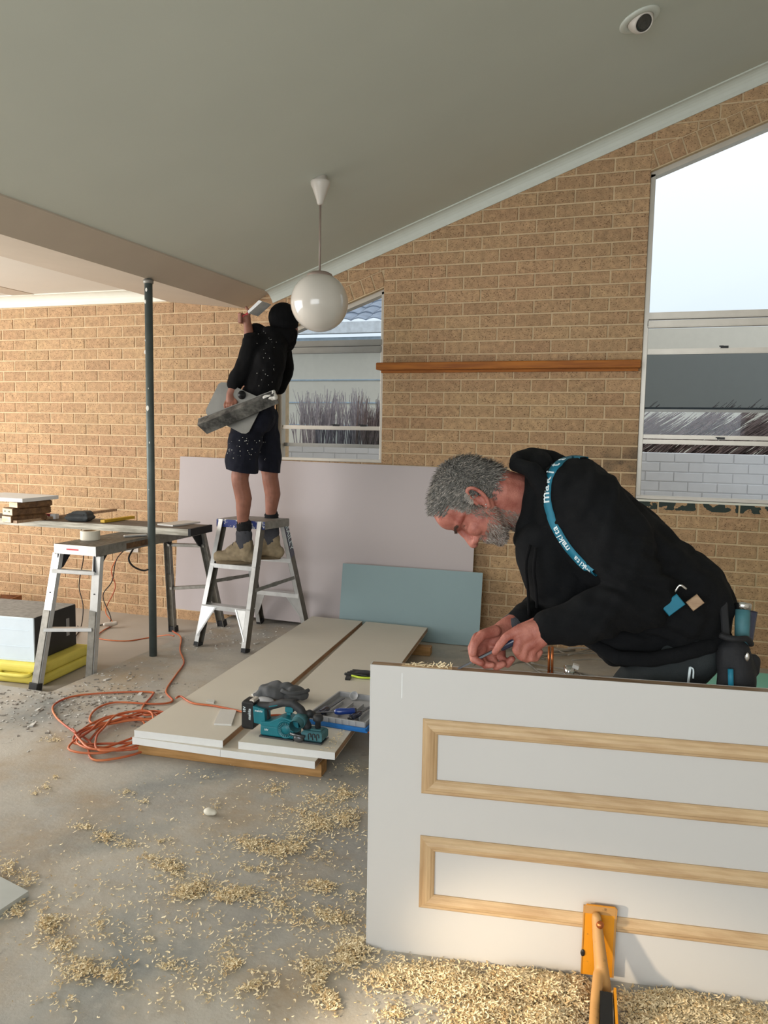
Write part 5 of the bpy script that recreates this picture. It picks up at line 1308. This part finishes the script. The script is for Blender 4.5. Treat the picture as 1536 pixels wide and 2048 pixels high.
# waistband, pouch, tools, strap
def surf(mesh_o, px, py, lift=.003, off=-.2):
    """point on a garment along a sight line"""
    o_ = Vector(CP); d_ = Vector(ray(px, py)).normalized(); inv = mesh_o.matrix_world.inverted() if False else None
    ok, loc, nn, idx = mesh_o.ray_cast(o_, d_)
    if ok: return loc+nn*lift, nn
    return K(px, py, .1), -NV
sp_ = [(1168, 917), (1146, 914), (1124, 922), (1108, 938), (1098, 960), (1094, 985), (1096, 1010), (1103, 1035), (1113, 1058), (1126, 1080), (1142, 1102), (1160, 1122), (1178, 1136), (1190, 1146)]
bpy.context.view_layer.update()
spn = [surf(hood, x, y, .004) for x, y in sp_]
sv = []; sf_ = []
cl_ = catmull([p for p, _ in spn], 4)
for i, p in enumerate(cl_):
    d_ = (cl_[min(i+1, len(cl_)-1)]-cl_[max(i-1, 0)]).normalized(); nn = spn[min(i//4, len(spn)-1)][1]
    sd = d_.cross(nn).normalized(); nn2 = sd.cross(d_)
    w = .0118
    if nn2.dot(nn) < 0: nn2 = -nn2
    sv += [p-sd*w-nn2*.012, p-sd*w, p+sd*w, p+sd*w-nn2*.012]
for i in range(len(cl_)-1): 
    for k in range(3): sf_.append((i*4+k, i*4+k+1, i*4+k+5, i*4+k+4))
g = MB(); g.sm = True; g.add(sv, sf_); strap = g.obj('brace_strap', 'strap_teal', man)
def strap_text(word, i0, i1, size):
    n = len(word)
    for k, ch in enumerate(word):
        t = i0+(i1-i0)*(k+.5)/n; i = int(t); p = cl_[i].lerp(cl_[min(i+1, len(cl_)-1)], t-i); d_ = (cl_[min(i+1, len(cl_)-1)]-cl_[max(i-1, 0)]).normalized()
        if i0 > i1: d_ = -d_
        nn = spn[min(i//4, len(spn)-1)][1]; sd = d_.cross(nn).normalized(); nn = sd.cross(d_)
        if nn.dot(Vector(CP)-p) < 0: nn = -nn
        yv_ = nn.cross(d_)
        text(ch, 'strap_letter', size, frame(p+nn*.002, d_, yv_, nn), 'print_white', strap)
strap_text('makita', 23, 7, .040)
strap_text('makita', 39, 31, .026)
strap_text('makita', 49, 42, .022)
g = MB(); g.chain([(K(1192, 1290, .13), .016), (K(1238, 1316, .095), .020), (K(1300, 1320, .088), .020), (K(1362, 1308, .088), .020), (K(1420, 1292, .10), .020), (K(1452, 1274, .14), .018)]); remesh(g, 'hem_band', 'black_fleece', hood, .004, 3, lambda c, n_: noise.noise(c*30)*.003)
g = MB(); b0_, nb_ = surf(hood, 1345, 1205, .006); Mb = frame(b0_, (HV*.75+ZV*.66), (HV*-.66+ZV*.75), -NV)
g.box(-.030, .020, -.017, .017, -.004, .004, Mb, .002); bk = g.obj('brace_clip', 'strap_teal', man)
g = MB(); g.box(-.012, .022, -.014, .014, -.005, .005, Mb @ Matrix.Translation((.036, -.028, 0)), .002); g.obj('clip_plate', 'raw_edge', bk)
g = MB(); g.sm = True; g.tube([Mb @ Vector((.02, .024, 0)), Mb @ Vector((.04, .030, .002)), Mb @ Vector((.046, .012, .002))], .0035, 6); g.obj('clip_hook', 'chrome', bk)
# tool pouch on the hip
pq = K(1478, 1322, .16)
pou = thing('tool_pouch', 'black leather tool pouch hanging at the bending man\'s hip', 'pouch', pq)
g = MB(); g.chain([(K(1468, 1300, .10), .038), (K(1474, 1345, .10), .048), (K(1472, 1400, .10), .045)]); g.chain([(K(1452, 1300, .09), .022), (K(1454, 1370, .09), .028)]); g.cap(K(1504, 1322, .12), K(1502, 1340, .12), .020, .022)
def M_(o): return o
remesh(g, 'pouch_body', 'pouch_black', pou, .005, 4, lambda c, n_: noise.noise(c*20)*.005)
g = MB(); g.sm = True; g.tube([K(1440, 1270, .06), K(1456, 1276, .05), K(1474, 1278, .05), K(1494, 1278, .07), K(1502, 1288, .10)], .008, 8); g.obj('pouch_rim', 'pouch_black', pou)
g = MB(); g.bar(K(1446, 1190, .12), K(1452, 1275, .07), .020, .008, -NV, .003); g.obj('pouch_strap', 'pouch_black', pou)
g = MB(); g.sm = True; e_ = K(1494, 1314, .055); g.sphere(e_, (.006, .004, .012)); g.obj('pouch_buckle', 'chrome', pou)
a_, b_ = K(1486, 1206, .13), K(1483, 1300, .10)
o = thing('teal_tool', 'teal handled tool with a steel cap standing in the hip pouch', 'tool', a_)
g = MB(); g.sm = True; Mx = Matrix.Translation(a_) @ (b_-a_).to_track_quat('Z', 'Y').to_matrix().to_4x4(); g.rev([(.0185, .016), (.019, .05), (.017, .13)], Mx, 18); g.obj('handle', 'teal_dust', o)
g = MB(); g.sm = True; g.rev([(.001, -.002), (.020, 0), (.022, .004), (.020, .018)], Mx, 18); g.obj('steel_cap', 'chrome', o)
o = thing('tool_holster', 'dark blue black tool handle in the pouch behind the teal one', 'tool', K(1503, 1230, .20))
g = MB(); g.bar(K(1505, 1222, .16), K(1494, 1290, .13), .024, .018, -NV, .005); g.obj('handle', 'handle_navy', o)
o = thing('marker_pen', 'blue marker clipped low on the hip pouch', 'pen', K(1463, 1355, .10))
g = MB(); g.sm = True; g.tube([K(1461, 1338, .045), K(1462, 1378, .045)], .007, 10, 1); g.obj('barrel', 'strap_teal', o)
o = thing('white_pen', 'white pen clipped in the trouser pocket of the bending man', 'pen', K(1378, 1350, .09))
s0, _ = surf(trou, 1380, 1332, .006); s1, _ = surf(trou, 1374, 1368, .006)
g = MB(); g.sm = True; g.tube([s0, s1], .0035, 8, 1); g.tube([s0, s0+HV*.008+ZV*-.006, s0+HV*.009+ZV*-.03], .0022, 6, 3); g.obj('barrel', 'print_white', o)
# boots
for a in (ankN, ankF):
    g = MB(); g.cap(a+ZV*.02, a-ZV*.05, .058, .055); g.chain([(a-ZV*.048+HV*.03, .05), (a-ZV*.052-HV*.10, .046), (a-ZV*.058-HV*.17, .038)])
    remesh(g, 'boot', 'boot_leather', man, .006, 4)
# chisel in his hands
ctip, cmid, chan = K(915, 1338, .022), K(998, 1296, .018), K(1052, 1270, .020)
ct = thing('wood_chisel', 'steel wood chisel with a blue handle held against the door edge', 'chisel', ctip)
dch = (cmid-ctip).normalized()
g = MB(); g.bar(ctip, cmid, .012, .0035, (-dch.z*0+0, 0, 1)); g.bar(ctip+dch*.05, cmid, .010, .007, (0, 0, 1), .001); g.obj('blade', 'steel', ct)
g = MB(); g.sm = True; Mx = Matrix.Translation(cmid) @ (chan-cmid).to_track_quat('Z', 'Y').to_matrix().to_4x4(); g.rev([(.001, -.002), (.009, 0), (.012, .01), (.013, .06), (.015, .09), (.010, .105), (.001, .107)], Mx, 16); g.obj('handle', 'handle_navy', ct)
g = MB(); g.sm = True; g.rev([(.0098, -.004), (.0105, .001), (.0098, .006)], Mx, 14); g.obj('ferrule', 'chrome', ct)

# --- the plasterer on the ladder ---------------------------------------
YP = -.60
def Q(px, py, dy=0.0): return WY(px, py, YP+dy)
pm_ = thing('person', 'man in black hoodie and shorts standing on the step ladder, trowelling the beam end', 'person', (2.66, -.60, .55))
PL_ = pm_.location
g = MB()
hc0 = Q(568, 642, .02)
g.sphere(hc0, (.085, .10, .105)); g.sphere(hc0+Vector((.025, .02, -.05)), (.06, .065, .07)); g.cap(Q(560, 660), Q(545, 690), .055, .06)
g.chain([(Q(540, 700), .09), (Q(522, 760), .11), (Q(512, 830), .12)])
# raised left arm (wrist at the trowel) and lowered arm
r_sh, r_el, r_wr = Q(515, 668, -.05), Q(496, 690, -.10), Q(497, 655, -.14)
g.chain([(Q(535, 680), .06), (r_sh, .05), (Q(500, 682, -.10), .040), (Q(497, 660, -.13), .030), (Q(495, 646, -.15), .026)])
l_sh, l_el, l_wr = Q(508, 690, -.16), Q(478, 755, -.20), Q(462, 785, -.22)
g.chain([(Q(530, 690, -.05), .06), (l_sh, .055), (Q(490, 735, -.19), .045), (Q(470, 768, -.21), .036), (Q(462, 790, -.22), .030)])
# lower hand gripping the hawk, upper hand round the trowel handle
hp = Q(462, 800, -.225); g.cap(Q(462, 788, -.22), hp, .030, .032)
for k in range(4):
    b_ = hp+Vector((-.028+.019*k, -.012, -.012)); g.chain([(b_, .0105), (b_+Vector((0, -.02, -.022)), .0095), (b_+Vector((.0, -.006, -.045)), .0085)])
g.chain([(hp+Vector((.03, 0, .01)), .012), (hp+Vector((.048, -.012, -.012)), .0105), (hp+Vector((.045, -.022, -.03)), .009)])
up = Q(493, 636, -.155); g.cap(Q(495, 648, -.15), up, .025, .028)
for k in range(4):
    b_ = up+Vector((-.024, -.012, .022-.017*k)); g.chain([(b_, .010), (b_+Vector((-.012, -.022, .0)), .009), (b_+Vector((.008, -.032, .0)), .0085)])
g.chain([(up+Vector((.018, 0, .02)), .012), (up+Vector((.020, -.010, .045)), .010), (up+Vector((.008, -.018, .062)), .009)])
# legs
kA, aA = Q(480, 962, -.14), Q(488, 1068, -.10); kB, aB = Q(540, 955, .12), Q(543, 1050, .16)
hA, hB = Q(500, 850, -.07), Q(520, 850, .07)
for h_, k_, a_, cx_ in ((hA, kA, aA, .012), (hB, kB, aB, .012)):
    m_ = k_.lerp(a_, .33)+Vector((cx_, .01, 0))
    g.chain([(h_, .072), (k_+ZV*.03, .058), (k_, .056), (m_, .055), (k_.lerp(a_, .7), .040), (a_, .034), (a_-ZV*.04, .034)])
g.cap(hA, hB, .08, .08)
remesh(g, 'body', 'skin_leg', pm_, .0055, 3, lambda c, n_: noise.noise(c*30)*.0015)
# black cap and beard
g = MB(); g.sphere(hc0+Vector((-.005, 0, .022)), (.098, .105, .098)); g.sphere(hc0+Vector((-.0, .0, -.01)), (.096, .100, .085)); g.cap(hc0+Vector((.05, .08, .03)), hc0+Vector((.075, .13, .01)), .02, .015)
remesh(g, 'knitted_cap', 'black_cotton', pm_, .006, 3)
g = MB(); g.sphere(hc0+Vector((.045, .01, -.085)), (.045, .05, .060)); g.sphere(hc0+Vector((.062, .0, -.125)), (.026, .03, .045))
bo = remesh(g, 'beard', 'black_cotton', pm_, .005, 2)
# hoodie
g = MB()
for dy, k_ in ((-.13, .9), (0, 1.0), (.13, .9)):
    g.chain([(Q(546, 690, dy*.6), .100*k_), (Q(537, 720, dy), .118*k_), (Q(527, 765, dy), .115*k_), (Q(517, 792, dy), .112*k_)])
g.chain([(Q(535, 682, -.03), .085), (r_sh, .072), (Q(505, 680, -.08), .055), (Q(499, 672, -.115), .046)])
g.chain([(Q(530, 692, -.08), .085), (l_sh, .078), (Q(492, 730, -.185), .062), (Q(476, 758, -.20), .052), (Q(469, 770, -.212), .046)])
g.chain([(Q(560, 682, .14), .075), (Q(572, 730, .2), .058), (Q(560, 775, .22), .052)])
g.chain([(Q(540, 668, -.07), .055), (Q(575, 672, -.02), .045), (Q(578, 690, .05), .04)])
hd2 = remesh(g, 'hoodie', 'black_cotton', pm_, .007, 5, lambda c, n_: noise.noise(c*8)*.014+noise.noise(c*20)*.006)
g = MB()
for k in range(26):
    px_, py_ = random.uniform(498, 560), random.uniform(660, 790); ok, lo, nn, _ = hd2.ray_cast(Vector(CP), Vector(ray(px_, py_)).normalized())
    if ok: g.sphere(lo+nn*.001, random.uniform(.001, .003), su=6, sv=4)
g.obj('plaster_splash', 'paint_splash', hd2)['kind'] = 'stuff'
# shorts
g = MB()
for dy in (-.09, .09): g.chain([(Q(512, 800, dy), .115), (Q(514, 835, dy), .122)])
g.chain([(hA+ZV*.04, .125), (Q(490, 880, -.13), .112), (Q(484, 925, -.15), .106), (Q(483, 965, -.15), .104)]); g.chain([(hB+ZV*.04, .125), (Q(528, 880, .11), .108), (Q(536, 925, .13), .092), (Q(537, 965, .13), .09)])
shr = remesh(g, 'shorts', 'navy_shorts', pm_, .007, 5, lambda c, n_: noise.noise(c*10)*.012+noise.noise(c*24)*.005)
bm_ = bmesh.new(); bm_.from_mesh(shr.data); zc_ = Q(500, 938, -.05).z
bmesh.ops.bisect_plane(bm_, geom=bm_.verts[:]+bm_.edges[:]+bm_.faces[:], plane_co=(2.63, -.6, zc_), plane_no=(-.16, 0, -1), clear_outer=True); bm_.to_mesh(shr.data); bm_.free()
g = MB()
for k in range(40):
    px_, py_ = random.uniform(455, 535), random.uniform(870, 925); ok, lo, nn, _ = shr.ray_cast(Vector(CP), Vector(ray(px_, py_)).normalized())
    if ok: g.sphere(lo+nn*.001, random.uniform(.001, .0035), su=6, sv=4)
g.obj('plaster_splash', 'paint_splash', shr)['kind'] = 'stuff'
# socks and boots
TRZ = fl.lerp(tfl, .655).z+.004
for a_, kn_, who in ((aA, kA, 0), (aB, kB, 1)):
    sole = TRZ; base_ = Vector((a_.x, a_.y, sole))
    g = MB(); g.cap(a_+ZV*.065, Vector((a_.x, a_.y, sole+.14)), .050, .049); remesh(g, 'sock', 'sock_black', pm_, .005, 3, lambda c, n_: math.sin(c.z*260)*.0018)
    g = MB(); g.cap(Vector((a_.x, a_.y, sole+.20)), Vector((a_.x, a_.y, sole+.13)), .055, .053); remesh(g, 'sock_collar', 'sock_grey', pm_, .005, 3, lambda c, n_: noise.noise(c*60)*.003)
    g = MB(); ft = Vector((-.94, -.30, 0)).normalized()
    g.chain([(base_+ft*-.048+ZV*.050, .044), (base_+ft*.03+ZV*.060, .048), (base_+ft*.10+ZV*.052, .044), (base_+ft*.168+ZV*.046, .040)])
    g.cap(base_+ft*-.008+ZV*.145, base_+ft*-.015+ZV*.06, .052, .052); g.cap(base_+ft*.025+ZV*.125, base_+ft*.09+ZV*.075, .042, .042)
    bo_ = remesh(g, 'boot', 'boot_leather', pm_, .005, 4, lambda c, n_: noise.noise(c*40)*.003)
    out = []
    for k in range(16):
        a = 2*PI*k/16; out.append(base_+ft*(.062+.128*math.cos(a))+Vector((-ft.y, ft.x, 0))*(.047*math.sin(a)*(1.0+.1*math.cos(a))))
    g = MB(); g.prism(out, (0, 0, .0), (0, 0, .024)); g.obj('sole', 'boot_sole', bo_, bev=.004)
    g = MB(); g.sm = True
    for k in range(4):
        c_ = base_+ft*(.050+.022*k)+ZV*(.156-.020*k); sd = Vector((-ft.y, ft.x, 0)); g.tube([c_-sd*.028-ZV*.008, c_+ZV*.006, c_+sd*.028-ZV*.008], .0026, 6, 3)
    g.obj('lace', 'sock_grey', bo_)
# hawk, taping pan, trowel
hw = thing('plasterers_hawk', 'square grey metal hawk hanging in the lowered hand of the ladder man', 'hawk', Q(470, 815, -.25))
g = MB(); cs = [Q(439, 762, -.235), Q(408, 826, -.235), Q(487, 871, -.235), Q(545, 812, -.235)]
cen = sum(cs, Vector())/4; u1 = (cs[0]-cs[3])*.5; 
cs = [Q(441, 760, -.235), Q(408, 828, -.235), Q(494, 872, -.235), Q(530, 800, -.235)]
rd = []
for i in range(4):
    p, a, b = cs[i], cs[i-1], cs[(i+1) % 4]; rd += [p+(a-p)*.12, p+(a-p)*.04+(b-p)*.04, p+(b-p)*.12]
g.prism(rd, (0, -.002, 0), (0, .002, 0)); g.obj('plate', 'hawk_grey', hw)
g = MB(); g.sm = True; g.rev([(.0, 0), (.028, 0), (.028, .006), (.012, .012), (.012, .03)][1:], frame(Q(484, 790, -.238), (1, 0, 0), (0, 0, 1), (0, -1, 0)), 20); g.obj('boss', 'black_plastic', hw)
pan = thing('plaster_pan', 'long stainless steel plaster pan smeared with compound, held with the hawk', 'pan', Q(478, 825, -.27))
A0, A1 = Q(397, 838, -.27), Q(549, 780, -.27); B0, B1 = Q(414, 868, -.27), Q(558, 806, -.27)
g = MB(); o1 = Vector((0, -.055, 0)); t_ = .0025
def plate(a, b, c, d):
    n_ = (b-a).cross(d-a).normalized()*t_; g.prism([a, b, c, d], -n_*.5, n_*.5)
Am0, Am1 = A0.lerp(B0, .42)+o1, A1.lerp(B1, .42)+o1*.8
plate(A0, A1, Am1, Am0); plate(Am0, Am1, B1, B0); g.prism([A0, Am0, B0], (0, 0, 0), (A1-A0).normalized()*.003); g.prism([A1, Am1, B1], (0, 0, 0), (A0-A1).normalized()*.003)
g.obj('trough', 'stainless', pan)
g = MB(); g.bar(A0+Vector((0, -.002, 0)), A1+Vector((0, -.002, 0)), .008, .004, (0, 0, 1)); g.obj('rim', 'hawk_grey', pan)
g = MB(); g.sm = True; g.chain([(Q(530, 795, -.30), .016), (Q(550, 795, -.295), .018), (Q(547, 785, -.28), .014)]); remesh(g, 'compound', 'plaster_chip', pan, .005, 2, lambda c, n_: noise.noise(c*60)*.006)
trw = thing('finishing_trowel', 'small trowel held up against the beam end by the ladder man', 'trowel', Q(500, 620, -.17))
g = MB(); g.prism([Q(495, 622, -.185), Q(497, 627, -.185), Q(524, 603, -.185), Q(518, 600, -.185)], (0, 0, 0), (0, .13, 0)); g.obj('blade', 'label_white', trw)
g = MB(); g.sm = True; g.tube([Q(484, 634, -.17), Q(490, 632, -.17), Q(497, 626, -.16)], [.012, .012, .010, .009, .009], 10, 2); g.obj('handle', 'label_red', trw)
